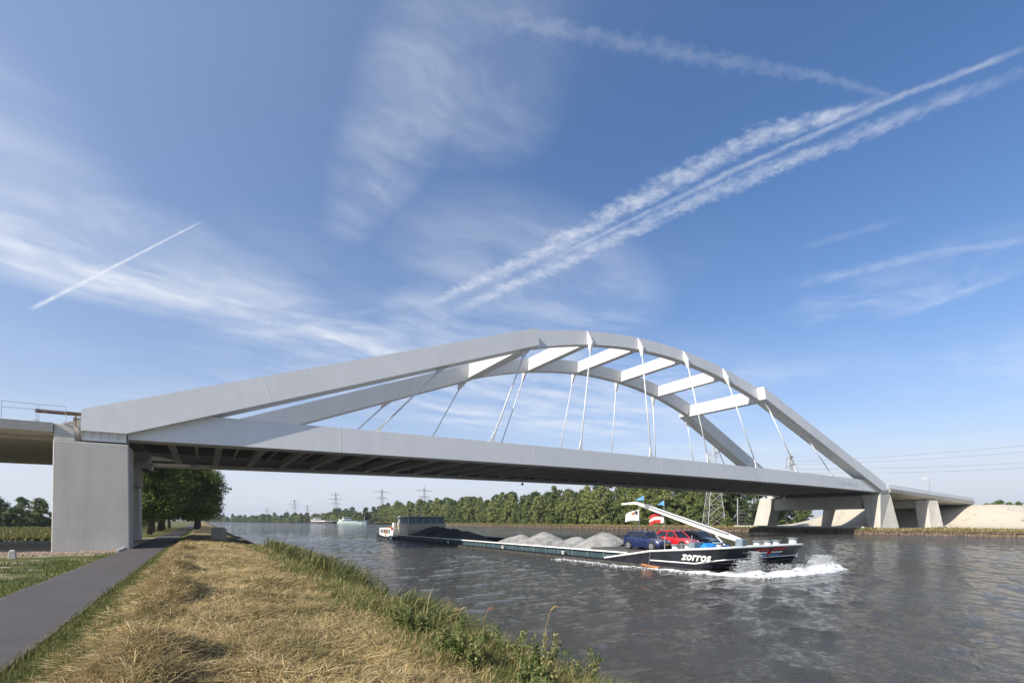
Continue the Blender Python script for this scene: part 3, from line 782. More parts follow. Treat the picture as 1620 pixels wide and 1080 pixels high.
# broken stone round the pier foot and along the water line
def rocks(name, label, pts, size, cols, m):
    vs, fs, cs = [], [], []
    base = np.array([(1, 0, 0), (-1, 0, 0), (0, 1, 0), (0, -1, 0), (0, 0, 1), (0, 0, -1)], float)
    tri = np.array([(0, 2, 4), (2, 1, 4), (1, 3, 4), (3, 0, 4), (2, 0, 5), (1, 2, 5), (3, 1, 5), (0, 3, 5)])
    n_ = len(pts)
    sc_ = size * rng.uniform(0.5, 1.5, (n_, 1, 3)); sc_[:, :, 2] *= 0.6
    v = base[None] * sc_ * rng.uniform(0.7, 1.3, (n_, 6, 3))
    a = rng.uniform(0, 6.28, n_); ca, sa = np.cos(a)[:, None], np.sin(a)[:, None]
    v = np.stack([v[..., 0] * ca - v[..., 1] * sa, v[..., 0] * sa + v[..., 1] * ca, v[..., 2]], -1) + np.asarray(pts)[:, None, :]
    f = (tri[None] + (np.arange(n_) * 6)[:, None, None]).reshape(-1, 3)
    c = np.asarray(cols)[rng.integers(0, len(cols), n_)] * rng.uniform(0.7, 1.2, (n_, 1))
    kind(np_mesh(name, v.reshape(-1, 3), f, m, cols=np.repeat(c, 6, 0)), 'stuff', label)
m_stone = vcol('broken_stone', 0.95, 0.0, 0.2)
n_ = 5200
xs = rng.uniform(-19, -5.75, n_); ys = 51.0 + rng.normal(0, 1.2, n_) - 0.12 * (xs + 5)
keep = (ys < 53.4) | (xs < -10.5)
xs, ys = xs[keep], ys[keep]
rocks('gravel', 'reddish broken stone strewn round the foot of the tall pier', np.c_[xs, ys, z_near(xs, ys) + 0.02], 0.075, [(0.30, 0.20, 0.14), (0.36, 0.28, 0.21), (0.22, 0.15, 0.11), (0.42, 0.36, 0.29)], m_stone)
n_ = 1500
ys = rng.uniform(40, 110, n_); xs = 5.6 + rng.normal(0, 0.3, n_)
rocks('bank_stones', 'dark wet stones along the near water line', np.c_[xs, ys, z_near(xs, ys) + 0.03], 0.2, [(0.10, 0.09, 0.075), (0.06, 0.055, 0.05), (0.16, 0.14, 0.12)], m_stone)

# ------------------------------------------------------------------ far quay edge
quay = thing('quay_edge', 'low rusty sheet piled quay edge along the far bank', 'quay', (135, 60, 0))
pts = []
yq = np.arange(-40, 300, 0.9)
zig = [(134.75 + (0.16 if (i // 2) % 2 else 0.0), y) for i, y in enumerate(yq)]
MB().loft([[(x, y, -1.5), (x, y, 0.72), (x + 0.25, y, 0.72), (x + 0.25, y, -1.5)] for x, y in zig]).build('sheet_piling', mat('rusty_piling', (0.16, 0.11, 0.075), 0.85, 0.5, 2.0, tint=(0.05, 0.04, 0.03)), quay)
MB().box(134.6, 135.25, -40, 300, 0.724, 0.86).build('capping_beam', M['wood'], quay)
po = MB().box(-0.11, 0.11, -0.11, 0.11, -0.8, 0.95).build('x', M['wood']); me = po.data; bpy.data.objects.remove(po); me.name = 'timber_post'
for i in range(110): link('timber_post', me, quay, (134.50 - 135, -30 + i * 2.4 - 60, 0))
wl = thing('low_quay_wall', 'shaded low concrete wall at the water under the far end of the bridge', 'wall', (140, TC, 0))
MB().box(138.5, 139.2, 55.0, 90.0, 0.8, 1.75).build('wall_body', M['concrete'], wl, bevel=0.04)
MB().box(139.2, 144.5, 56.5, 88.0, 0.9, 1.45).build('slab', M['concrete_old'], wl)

# ------------------------------------------------------------------ foliage
def leaf_cloud(centres, radii, per, size, cols, flat=0.6, seed=0):
    r = np.random.default_rng(seed)
    n_ = int(len(centres) * per)
    ci = np.repeat(np.arange(len(centres)), per)
    d = r.normal(size=(n_, 3)); d /= np.linalg.norm(d, axis=1, keepdims=True)
    rad = radii[ci][:, None] * (r.uniform(0.35, 1.08, (n_, 1)))
    P = centres[ci] + d * rad * np.array([1, 1, flat])
    nrm = d * 0.7 + r.normal(size=(n_, 3)) * 0.7 + np.array([0, 0, 0.25]); nrm /= np.linalg.norm(nrm, axis=1, keepdims=True)
    a = np.cross(nrm, r.normal(size=(n_, 3))); a /= np.linalg.norm(a, axis=1, keepdims=True)
    b = np.cross(nrm, a)
    sz = size * r.uniform(0.55, 1.35, (n_, 1))
    q = np.stack([P - a * sz * 0.5, P + b * sz * 0.32, P + a * sz * 0.6, P - b * sz * 0.32], 1)
    F = (np.arange(n_)[:, None] * 4 + np.arange(4))
    cc = np.asarray(cols)
    clump = r.integers(0, len(cc), len(centres))
    c = cc[clump][ci] * r.uniform(0.72, 1.3, (n_, 1))
    return q.reshape(-1, 3), F, np.repeat(c, 4, 0)
def crown(kind_, H, rad, base, nclump, per, size, cols, seed):
    r = np.random.default_rng(seed)
    C = []
    while len(C) < nclump:
        h = r.uniform(0, 1); ang = r.uniform(0, 6.283)
        if kind_ == 'poplar': env = rad * (0.55 + 0.6 * math.sin(math.pi * min(1, h * 0.92 + 0.12)) ) * (1 - 0.75 * max(0, h - 0.72) / 0.28)
        elif kind_ == 'bush': env = rad * math.sqrt(max(0.05, 1 - (h * 0.95) ** 2))
        else: env = rad * math.sqrt(max(0.03, 1 - (2 * h - 0.86) ** 2 / 1.35))
        q = env * (r.uniform(0.15, 1) ** 0.55) * (0.86 + 0.22 * math.sin(3 * ang + seed))
        C.append((q * math.cos(ang), q * math.sin(ang), base + (H - base) * h))
    C = np.array(C)
    R_ = r.uniform(0.7, 1.35, nclump) * rad * 0.26
    return leaf_cloud(C, R_, per, size, cols, 0.75, seed)
def trunk_mesh(H, r0, crown_base, rad, seed, limbs=6):
    r = random.Random(seed); b = MB()
    pts = [(0, 0, -0.3)]; x = y = 0
    for k in range(1, 7):
        x += r.uniform(-.12, .12); y += r.uniform(-.12, .12); pts.append((x, y, H * 0.86 * k / 6))
    b.tube(pts, [r0 * (1.25 if k == 0 else 1 - 0.82 * k / 6) for k in range(7)], 8)
    for k in range(limbs):
        z = crown_base + (H * 0.62 - crown_base) * (k + 0.5) / limbs; a = r.uniform(0, 6.28) if k > 1 else k * 3.1
        l = rad * r.uniform(0.55, 0.85)
        b.tube([(0, 0, z), (l * .45 * math.cos(a), l * .45 * math.sin(a), z + l * .35), (l * math.cos(a), l * math.sin(a), z + l * .9)], [r0 * .42, r0 * .25, r0 * .08], 5)
    o = b.build('x', M['bark']); me = o.data; me.shade_smooth(); bpy.data.objects.remove(o); me.name = 'trunk'
    return me
def tree_kind(kind_, H, rad, base, ncl, per, size, cols, seed, r0=0.25, limbs=6):
    v, f, c = crown(kind_, H, rad, base, ncl, per, size, cols, seed)
    o = np_mesh('crown', v, f, M['leaf'], cols=c); me = o.data; bpy.data.objects.remove(o)
    return trunk_mesh(H, r0, base, rad, seed, limbs), me
def plant_tree(name, label, group, kd, loc, sc=1.0, cat='tree'):
    o = thing(name, label, cat, loc, group, random.uniform(0, 6.28)); o.scale = (sc * random.uniform(.9, 1.12), sc * random.uniform(.9, 1.12), sc)
    if kd[0]: link('trunk' if cat == 'tree' else 'stem', kd[0], o)
    link('crown', kd[1], o)
    return o
G_OLIVE = [(0.194, 0.237, 0.077), (0.231, 0.263, 0.094), (0.163, 0.213, 0.069), (0.269, 0.281, 0.112)]
G_DARK = [(0.104, 0.143, 0.055), (0.081, 0.117, 0.047), (0.13, 0.163, 0.065)]
G_MID = [(0.138, 0.181, 0.056), (0.106, 0.15, 0.05), (0.175, 0.206, 0.069)]
G_OAK = [(0.14, 0.175, 0.036), (0.105, 0.14, 0.031), (0.182, 0.21, 0.045)]
poplars = [tree_kind('poplar', 14.5 + k, 3.3 + 0.3 * k, 0.8, 90, 46, 0.62, G_OLIVE, 100 + k, 0.2, 5) for k in range(4)]
darks = [tree_kind('round', 15.5 + k, 4.2, 2.0, 90, 42, 0.7, G_DARK, 200 + k, 0.25, 5) for k in range(3)]
mids = [tree_kind('round', 11 + k, 4.0, 1.2, 80, 42, 0.65, G_MID, 300 + k, 0.22, 5) for k in range(3)]
oaks = [tree_kind('round', 16 + k, 6.4, 3.3, 150, 110, 0.42, G_OAK, 400 + k, 0.42, 9) for k in range(3)]
bushes = [tree_kind('bush', 3.2 + 0.6 * k, 2.4, 0.1, 40, 40, 0.5, G_MID if k else G_OLIVE, 500 + k, 0.08, 3) for k in range(3)]
rr = random.Random(4)
# wood along the far bank: front row of olive trees, darker rows behind
y = 100.0
while y < 470:
    s0 = 144.5 + rr.uniform(-1.2, 1.2)
    sc_ = rr.uniform(0.72, 1.12) * (1.06 if 120 < y < 175 else 1.0)
    plant_tree('bank_tree', 'olive green tree of the far bank front row ' + ('near the lattice pylon' if y < 125 else 'behind the boom and flags' if y < 165 else 'above the pale gravel heaps' if y < 240 else 'above the dark gravel heap' if y < 330 else 'behind the wheelhouse and left of it'), 'front trees of the far bank wood', rr.choice(poplars), (s0, y, 1.0), sc_)
    y += rr.uniform(3.6, 6.4)
y = 92.0
while y < 500:
    plant_tree('wood_tree', 'dark green tree in the second row of the far bank wood', 'back trees of the far bank wood', rr.choice(darks), (154 + rr.uniform(-3, 3), y, 1.0), rr.uniform(0.88, 1.08))
    y += rr.uniform(6.0, 9.0)
y = 95.0
while y < 420:
    plant_tree('wood_tree', 'dark green tree rising behind the front row of the far bank wood', 'back trees of the far bank wood', rr.choice(darks), (166 + rr.uniform(-4, 4), y, 1.0), rr.uniform(1.0, 1.2))
    y += rr.uniform(8.0, 12.0)
# trees and shrubs seen under the far end of the bridge and beyond the right viaduct
for i in range(26):
    y = 104 + i * 5.0 + rr.uniform(-2, 2)
    plant_tree('bank_shrub', 'low green shrub behind the far end of the bridge', 'shrubs behind the far piers', rr.choice(bushes), (175 + rr.uniform(-8, 25), y, 1.0), rr.uniform(0.9, 1.6), 'shrub')
for i in range(22):
    y = 122 + i * 6.0 + rr.uniform(-2, 2)
    plant_tree('wood_tree', 'mid green tree standing behind the far end of the bridge', 'trees behind the far piers', rr.choice(mids), (196 + rr.uniform(-10, 22), y, 1.0), rr.uniform(0.75, 1.0))
for i in range(16):
    plant_tree('bank_shrub', 'green shrub seen between the two leaning piers under the bridge', 'shrubs seen between the far piers', rr.choice(bushes + mids), (204 + rr.uniform(0, 48), 117 + rr.uniform(0, 22), 1.0), rr.uniform(0.7, 1.3), 'shrub')
for i in range(30):
    y = 96 + i * 12.5 + rr.uniform(-3, 3)
    plant_tree('bank_shrub', 'rounded shrub at the foot of the front row on the far bank', 'shrubs at the foot of the far wood', rr.choice(bushes), (140.6 + rr.uniform(-0.4, 1.0), y, 0.9), rr.uniform(0.6, 1.05), 'shrub')
for i in range(9):
    plant_tree('bank_shrub', 'dark shrub on the skyline of the sand embankment at the right', 'shrubs on the sand embankment', rr.choice(bushes), (285 + i * 5 + rr.uniform(-2, 2), 70 - i * 2.2, 7.2), rr.uniform(0.8, 1.2), 'shrub')
# avenue along the cycle path beyond the bridge
ORD = ['first', 'second', 'third', 'fourth', 'fifth', 'sixth', 'seventh', 'eighth', 'ninth', 'tenth', 'eleventh', 'twelfth', 'thirteenth']
for i, y in enumerate((98, 111, 126, 143, 163, 190)):
    plant_tree('avenue_tree', ORD[i] + ' tree beyond the bridge in the row left of the cycle path', 'avenue left of the path', oaks[i % 3], (-8.6 + rr.uniform(-.5, .5), y, 0.8), rr.uniform(0.95, 1.1))
for i, y in enumerate((128, 143, 162, 190)):
    plant_tree('avenue_tree', ORD[i] + ' tree beyond the bridge between the cycle path and the water', 'avenue right of the path', oaks[(i + 1) % 3], (-0.9 + rr.uniform(-.4, .4), y, 1.0), rr.uniform(0.9, 1.0))
for i in range(4):
    plant_tree('avenue_tree', 'shaded leafy tree behind the row left of the cycle path', 'wood left of the avenue', oaks[i % 3], (-15.5 + rr.uniform(-1, 1), 142 + i * 18, 0.8), rr.uniform(0.9, 1.05))
# trees at the edge of the field on the left
for i in range(13):
    x = -96 + i * 6.3; yy = 228 + rr.uniform(-8, 8) - i * 0.6
    plant_tree('field_tree', ORD[i] + ' round tree from the left in the row across the field', 'row of trees across the field', rr.choice(mids), (x, yy, 0.8), rr.uniform(0.72, 0.95))
for i in range(16):
    plant_tree('field_shrub', 'shrub filling the row of trees across the field at the left', 'shrubs across the field', rr.choice(bushes), (-98 + i * 5.2, 222 + rr.uniform(-4, 4), 0.7), rr.uniform(1.2, 1.9), 'shrub')
# tree line on the distant shore
SH = [(121, 470), (113, 560), (106, 640), (84, 760), (58, 860), (10, 1060), (-34, 1260)]
def shore(k):
    q = k * (len(SH) - 1); i = min(int(q), len(SH) - 2); f = q - i
    return SH[i][0] * (1 - f) + SH[i + 1][0] * f, SH[i][1] * (1 - f) + SH[i + 1][1] * f
for i in range(84):
    x, yy = shore(i / 83)
    plant_tree('shore_tree', 'small distant tree in the line along the far shore', 'tree line on the distant shore', rr.choice(mids + darks), (x + 22 + rr.uniform(-4, 14), yy + rr.uniform(-6, 30), 0.7), rr.uniform(0.6, 0.9) * (1.15 if i < 22 else 0.95))
for i in range(120):
    x, yy = shore(i / 119)
    plant_tree('shore_shrub', 'distant shrub at the waterline of the far shore', 'shrubs on the distant shore', rr.choice(bushes), (x + 9 + rr.uniform(-2, 6), yy + rr.uniform(-4, 8), 0.6), rr.uniform(1.7, 2.6), 'shrub')

# ------------------------------------------------------------------ grass, hay, reeds
def blades(name, label, P, L, az, tilt, w, cols, droop=0.3, m='blade'):
    """each blade: two quads' worth of strip, bent; P base points, tilt from upright"""
    n_ = len(P)
    h = np.c_[np.cos(az), np.sin(az), np.zeros(n_)]
    side = np.c_[-np.sin(az), np.cos(az), np.zeros(n_)]
    tw = rng.uniform(-0.6, 0.6, (n_, 1)); side = side * np.cos(tw) + np.array([0, 0, 1.0]) * np.sin(tw)
    def dirn(t): return h * np.sin(t)[:, None] + np.array([0, 0, 1.0]) * np.cos(t)[:, None]
    mid = P + dirn(tilt) * (L * 0.55)[:, None]
    tip = mid + dirn(tilt + droop * rng.uniform(0.3, 1.6, n_)) * (L * 0.45)[:, None]
    W_ = w[:, None] * 0.5
    v = np.stack([P - side * W_, P + side * W_, mid + side * W_ * 0.9, mid - side * W_ * 0.9, tip], 1).reshape(-1, 3)
    i = np.arange(n_)[:, None] * 5
    F = np.concatenate([i + np.array([0, 1, 2]), i + np.array([0, 2, 3]), i + np.array([3, 2, 4])], 0)
    return kind(np_mesh(name, v, F, M[m], cols=np.repeat(cols, 5, 0)), 'stuff', label)
def pick(cols, n_, lo=0.75, hi=1.25):
    return np.asarray(cols)[rng.integers(0, len(cols), n_)] * rng.uniform(lo, hi, (n_, 1))
def near_pts(n_, s0, s1, t0=2.5, t1=57.0, pw=1.4):
    # denser close to the foot of the bank where single blades can be seen
    u = rng.uniform(0, 1, n_)
    a = 1 - pw
    t = ((t0 + 2) ** a + u * ((t1 + 2) ** a - (t0 + 2) ** a)) ** (1 / a) - 2
    s = rng.uniform(s0, s1, n_)
    return s, t
STRAW = [(0.56, 0.43, 0.225), (0.46, 0.345, 0.165), (0.36, 0.262, 0.12), (0.64, 0.515, 0.30), (0.42, 0.345, 0.145), (0.24, 0.17, 0.08)]
GRN = [(0.10, 0.135, 0.035), (0.075, 0.105, 0.03), (0.14, 0.165, 0.05), (0.20, 0.19, 0.07)]
lod = lambda t: 0.0048 * (1 + t / 9.0)
# loose hay
s, t = near_pts(230000, -2.1, 4.3)
cl_ = fbm(s * 1.5, t * 1.5, 3, 51); keep = rng.uniform(-0.28, 0.22, len(s)) < cl_ + 0.05 * (s > -1.6); s, t = s[keep], t[keep]
n_ = len(s); swirl = 2.4 * fbm(s * 0.6, t * 0.6, 3, 61) * 6
P = np.c_[s, t, z_near(s, t) + rng.uniform(-0.01, 0.05, n_)]
blades('hay', 'dry mown hay lying over the canal bank', P, rng.uniform(0.10, 0.34, n_) * (1 + t / 60), swirl + rng.normal(0, 1.3, n_), rng.uniform(1.1, 1.68, n_), lod(t), pick(STRAW, n_) * (0.78 + 0.9 * np.clip(0.30 + 1.5 * fbm(s * 0.9, t * 0.9, 4, 77), 0, 1))[:, None], 0.2)
# stubble standing between
s, t = near_pts(60000, -1.9, 4.6); n_ = len(s)
P = np.c_[s, t, z_near(s, t) - 0.01]
blades('stubble', 'short dry stubble standing on the canal bank', P, rng.uniform(0.06, 0.18, n_), rng.uniform(0, 6.28, n_), rng.uniform(0, 0.7, n_), lod(t), pick(STRAW[:5] + [(0.20, 0.19, 0.07), (0.16, 0.16, 0.05)], n_))
s, t = near_pts(42000, -1.2, 4.3); keep = fbm(s * 0.7 + 20, t * 0.7, 3, 66) > 0.10; s, t = s[keep], t[keep]; n_ = len(s)
P = np.c_[s, t, z_near(s, t)]
blades('regrowth', 'fresh green regrowth in patches between the hay', P, rng.uniform(0.06, 0.19, n_), rng.uniform(0, 6.28, n_), rng.uniform(0, 0.9, n_), lod(t), pick(GRN + [(0.22, 0.24, 0.07)], n_))
# raked ridges of hay
s, t = near_pts(70000, -1.7, 0.1); keep = z_near(s, t) > 1.45; s, t = s[keep], t[keep]; n_ = len(s)
P = np.c_[s, t, z_near(s, t) + rng.uniform(-0.02, 0.07, n_)]
blades('hay_row', 'raked ridge of hay beside the green verge', P, rng.uniform(0.15, 0.42, n_), rng.uniform(0, 6.28, n_), rng.uniform(0.7, 1.75, n_), lod(t), pick(STRAW[1:], n_, 0.55, 1.1), 0.5)
# green verge both sides of the path
s, t = near_pts(65000, -2.85, -1.35); n_ = len(s)
P = np.c_[s, t, z_near(s, t) - 0.01]
blades('verge_grass', 'green grass verge on the canal side of the cycle path', P, rng.uniform(0.06, 0.2, n_), rng.uniform(0, 6.28, n_), rng.uniform(0, 0.9, n_), lod(t), pick(GRN + [(0.30, 0.24, 0.10)], n_))
s, t = near_pts(60000, -26, -5.5, 14, 56, 1.1)
keep = (fbm(s * 0.35, t * 0.35, 4, 71) > -0.03) & (t < 45.5 + 0.8 * np.sin(s)); keep |= (s > -6.6) & (t < 48) & (rng.uniform(0, 1, len(s)) < 0.8)
s, t = s[keep], t[keep]; n_ = len(s)
P = np.c_[s, t, z_near(s, t) - 0.01]
blades('meadow_grass', 'patchy green grass left of the cycle path', P, rng.uniform(0.07, 0.22, n_), rng.uniform(0, 6.28, n_), rng.uniform(0, 0.8, n_), lod(t) * 1.3, pick(GRN, n_))
s = rng.uniform(-130, -14, 60000); t = rng.uniform(62, 215, 60000); keep = t > 78 + 0.12 * (-s); s, t = s[keep], t[keep]; n_ = len(s)
P = np.c_[s, t, z_near(s, t)]
blades('field_grass', 'tall rough grass of the field at the left', P, rng.uniform(0.3, 0.8, n_), rng.uniform(0, 6.28, n_), rng.uniform(0, 0.6, n_), np.full(n_, 0.16), pick([(0.16, 0.16, 0.05), (0.11, 0.13, 0.04), (0.24, 0.21, 0.09)], n_))
# overgrown water edge
s, t = near_pts(90000, 2.9, 5.25, 2.5, 52, 1.3)
dn = fbm(s * 0.5, t * 0.35, 3, 81); keep = (rng.uniform(0, 1, len(s)) < S(s + dn * 2, 2.6, 4.5)); s, t = s[keep], t[keep]; dn = dn[keep]; n_ = len(s)
P = np.c_[s, t, z_near(s, t) - 0.03]
L = (0.22 + 0.55 * S(s + dn, 3.0, 5.0)) * rng.uniform(0.5, 1.35, n_)
blades('edge_grass', 'overgrown green and straw coloured grass along the water edge', P, L, rng.normal(0.2, 1.2, n_), rng.uniform(0.05, 0.75, n_), lod(t) * 1.35, pick(GRN + GRN + STRAW[:3], n_), 0.7)
# reed clumps with long drooping leaves, blown towards the water
cx_, cy_ = [], []
for t0 in (10.8, 11.6, 12.6, 13.4, 19, 21.5, 24, 26.5, 28.5, 30.5, 33, 35, 37.5, 40, 43, 46):
    for q_ in range(8):
        cx_.append(5.05 + rr.gauss(0, 0.25)); cy_.append(t0 + rr.gauss(0, 0.35))
cx_, cy_ = np.array(cx_), np.array(cy_)
k_ = rng.integers(0, len(cx_), 8600); s = cx_[k_] + rng.normal(0, 0.2, 8600); t = cy_[k_] + rng.normal(0, 0.3, 8600); n_ = len(s)
far_ = S(t, 16, 22); P = np.c_[s, t, z_near(s, t) + rng.uniform(0, 0.5, n_) * (1 + 0.9 * far_)]
blades('reeds', 'clumps of long leaved green reed leaning over the water', P, rng.uniform(0.45, 0.95, n_), rng.normal(-0.35, 0.7, n_), rng.uniform(0.1, 0.8, n_), 0.014 + lod(t) * 1.2, pick([(0.085, 0.12, 0.045), (0.11, 0.14, 0.05), (0.16, 0.17, 0.06), (0.065, 0.09, 0.035), (0.30, 0.25, 0.11), (0.22, 0.20, 0.08)], n_), 0.9)
# dry grass on the far bank
s = rng.uniform(135.3, 141, 26000); t = rng.uniform(0, 330, 26000); n_ = len(s)
P = np.c_[s, t, z_far(s, t)]
blades('far_bank_grass', 'dry yellow grass along the far quay', P, rng.uniform(0.15, 0.75, n_) * (0.6 + 0.9 * np.clip(0.5 + 2 * fbm(t * 0.15, s * 0.1, 3, 15), 0, 1)), rng.uniform(0, 6.28, n_), rng.uniform(0, 0.5, n_), np.full(n_, 0.13), np.where((fbm(t * 0.05, s * 0.2, 3, 16) > 0.02)[:, None], pick([(0.15, 0.17, 0.055), (0.20, 0.20, 0.07), (0.28, 0.25, 0.10)], n_), pick([(0.36, 0.29, 0.13), (0.28, 0.24, 0.10), (0.18, 0.17, 0.06), (0.44, 0.36, 0.19)], n_)))
# single leafy weeds and seed stalks standing out against the water
def weed(x, y, h, label, seedcol=None, nb=5, sd=0, grp='tall weeds at the near water edge'):
    z = float(z_near(np.array([x]), np.array([y]))[0]) - 0.03
    o = thing('weed_plant', label, 'plant', (x, y, z), grp)
    r = random.Random(sd); V_, F_, C_ = [], [], []
    st = MB(); tops = []
    for b in range(nb):
        a = r.uniform(0, 6.28); l = h * r.uniform(0.6, 1.0); lx, ly = math.cos(a) * l * r.uniform(.1, .4), math.sin(a) * l * r.uniform(.1, .4)
        pts = [(x, y, z), (x + lx * .35, y + ly * .35, z + l * .5), (x + lx, y + ly, z + l)]
        st.tube(pts, [0.008, 0.006, 0.003], 4); tops.append(pts[-1])
        C = np.array([np.array(pts[0]) * (1 - q) ** 2 + 2 * q * (1 - q) * np.array(pts[1]) + q * q * np.array(pts[2]) for q in np.linspace(0.2, 1, 9)])
        v, f, c = leaf_cloud(C - np.array([x, y, z]), np.full(9, 0.085), 20, 0.052, [(0.15, 0.19, 0.06), (0.11, 0.15, 0.045), (0.22, 0.23, 0.085), (0.27, 0.25, 0.11)], 1.0, sd * 17 + b)
        F_.append(f + sum(len(q) for q in V_)); V_.append(v); C_.append(c)
    st.build('stem', mat('weed_stem', (0.14, 0.15, 0.06), 0.8), o)
    np_mesh('foliage', np.concatenate(V_), np.concatenate(F_), M['blade'], o, cols=np.concatenate(C_))
    if seedcol:
        sd_ = MB(); e = tops[0]
        sd_.tube([(x, y, z), (x + 0.02, y, z + h), (x + 0.1, y - .03, z + h * 1.22)], [0.006, 0.005, 0.004], 4).build('stalk', mat('dry_stalk', (0.35, 0.24, 0.10), 0.8), o)
        MB().tube([(x + 0.1, y - .03, z + h * 1.22), (x + 0.17, y - .05, z + h * 1.27), (x + 0.25, y - .08, z + h * 1.26)], [0.008, 0.014, 0.004], 6).build('seed_head', mat('seed_head', seedcol, 0.9), o)
WEEDS = [(5.75, 5.0, 0.62, 'low leafy weed nearest the bottom edge beside the open water', None), (5.6, 5.9, 0.85, 'tall branching weed standing out against the water near the bottom', None),
         (5.35, 6.6, 0.95, 'tallest bushy weed of the near water edge with a straw stalk', (0.42, 0.27, 0.11)), (5.2, 7.4, 0.8, 'leafy weed left of the tallest weed at the water', None),
         (5.1, 8.3, 0.7, 'weed with a reddish brown seed head leaning over the water', (0.32, 0.12, 0.05)), (5.0, 9.3, 0.6, 'small weed with pale curved seed head by the water', (0.48, 0.36, 0.18)),
         (5.3, 10.2, 0.6, 'thin weed with drooping tan seed head just before the reeds', (0.40, 0.26, 0.12)), (5.1, 14.8, 0.85, 'weed with rusty seed head behind the first reed clump', (0.28, 0.12, 0.06)),
         (5.2, 24.5, 0.95, 'dark reddish dock plant among the grass at mid bank', (0.16, 0.06, 0.035))]
for i in range(30):            # the leafy undergrowth between the named plants
    q_ = i / 29
    yq_ = 3.6 + 8.5 * q_ + rr.uniform(-.3, .3); xq_ = 4.4 + rr.uniform(-0.75, 0.75)
    weed(xq_, yq_, rr.uniform(0.45, 0.75), 'low leafy weed in the undergrowth of the near water edge', None, nb=6, sd=40 + i, grp='undergrowth at the near water edge')
for i, w_ in enumerate(WEEDS): weed(w_[0] - 0.5, w_[1], w_[2] * 1.35, *w_[3:], nb=7 + i % 3, sd=i + 1)

# ------------------------------------------------------------------ the barge
BX, BY = 32.5, 18.3           # local x across, y from bow (0) to stern (75)
barge = thing('cargo_barge', 'long black inland cargo barge with loaded open hold heading to the right', 'barge', (BX, BY, 0))
def B(x, y, z): return (BX + x, BY + y, z)
HALF = [(0.0, 0.0), (1.8, 0.02), (3.5, 0.08), (4.3, 0.25), (4.85, 0.65), (5.12, 1.2), (5.2, 2.0), (5.2, 6.0)]
STERN = [(5.2, 69.0), (5.0, 72.0), (4.2, 74.2), (2.4, 74.9), (0.0, 75.0)]
def outline():
    r = HALF + [(5.2, y) for y in np.arange(7.0, 69, 4.0)] + STERN
    return r + [(-x, y) for x, y in r[::-1] if x > 0]
OUT = outline()
def ztop_b(y):
    if y < 5.6: return 1.64 - 0.46 * y / 5.6
    if y < 10.8: return 1.2 - 0.86 * (y - 5.6) / 5.2
    return 0.34 if y < 66 else 0.34 + 0.35 * min(1, (y - 66) / 2.5)
def scaled(z, inset):
    r = []
    for x, y in OUT:
        k = max(0.0, 1 - y / 4.0)
        r.append(B(x * (1 - inset * 0.03 * k), y + inset * 1.5 * k, z if z is not None else float(ztop_b(y))))
    return r
MB().loft([scaled(-0.8, 1.0), scaled(0.16, 0.62)]).build('lower_hull', M['hull_low'], barge)
MB().loft([[(p[0], p[1], 0.17) for p in scaled(0.16, 0.60)], scaled(0.30, 0.5), scaled(None, 0.0)], cap=False).build('bulwark', M['hull_black'], barge)
def along(zf, inset, off, ya, yb, step=1.0):
    """points following the near and far hull side round the bow between two lengths"""
    pts = []
    for x, y in OUT:
        if ya <= y <= yb:
            k = max(0.0, 1 - y / 4.0); sx = 1 if x > 0 else (-1 if x < 0 else 0)
            pts.append(B(x * (1 - inset * 0.03 * k) + sx * off, y + inset * 1.5 * k - off * k, zf(y)))
    return pts
def round_bow(pts):
    near = sorted([p for p in pts if p[0] < BX - 0.01], key=lambda p: (-p[1], p[0])); far = sorted([p for p in pts if p[0] >= BX - 0.01], key=lambda p: (p[1], p[0]))
    return near + far
def end_pts(sx): return [B(sx * 5.22, y, float(ztop_b(y)) + 0.02) for y in (10.7, 8.2)]
loop = end_pts(-1) + round_bow(along(lambda y: float(ztop_b(y)) + 0.02, 0.0, 0.02, 0, 6.2)) + end_pts(1)[::-1]
MB().tube(loop, 0.075, 6).build('bulwark_rail', M['white'], barge)
zband = lambda y: 0.50 + 0.38 * max(0.0, 1 - y / 2.2)
MB().tube(round_bow(along(zband, 0.32, 0.03, 0, 6.1)), 0.05, 5).build('white_band', M['white'], barge)
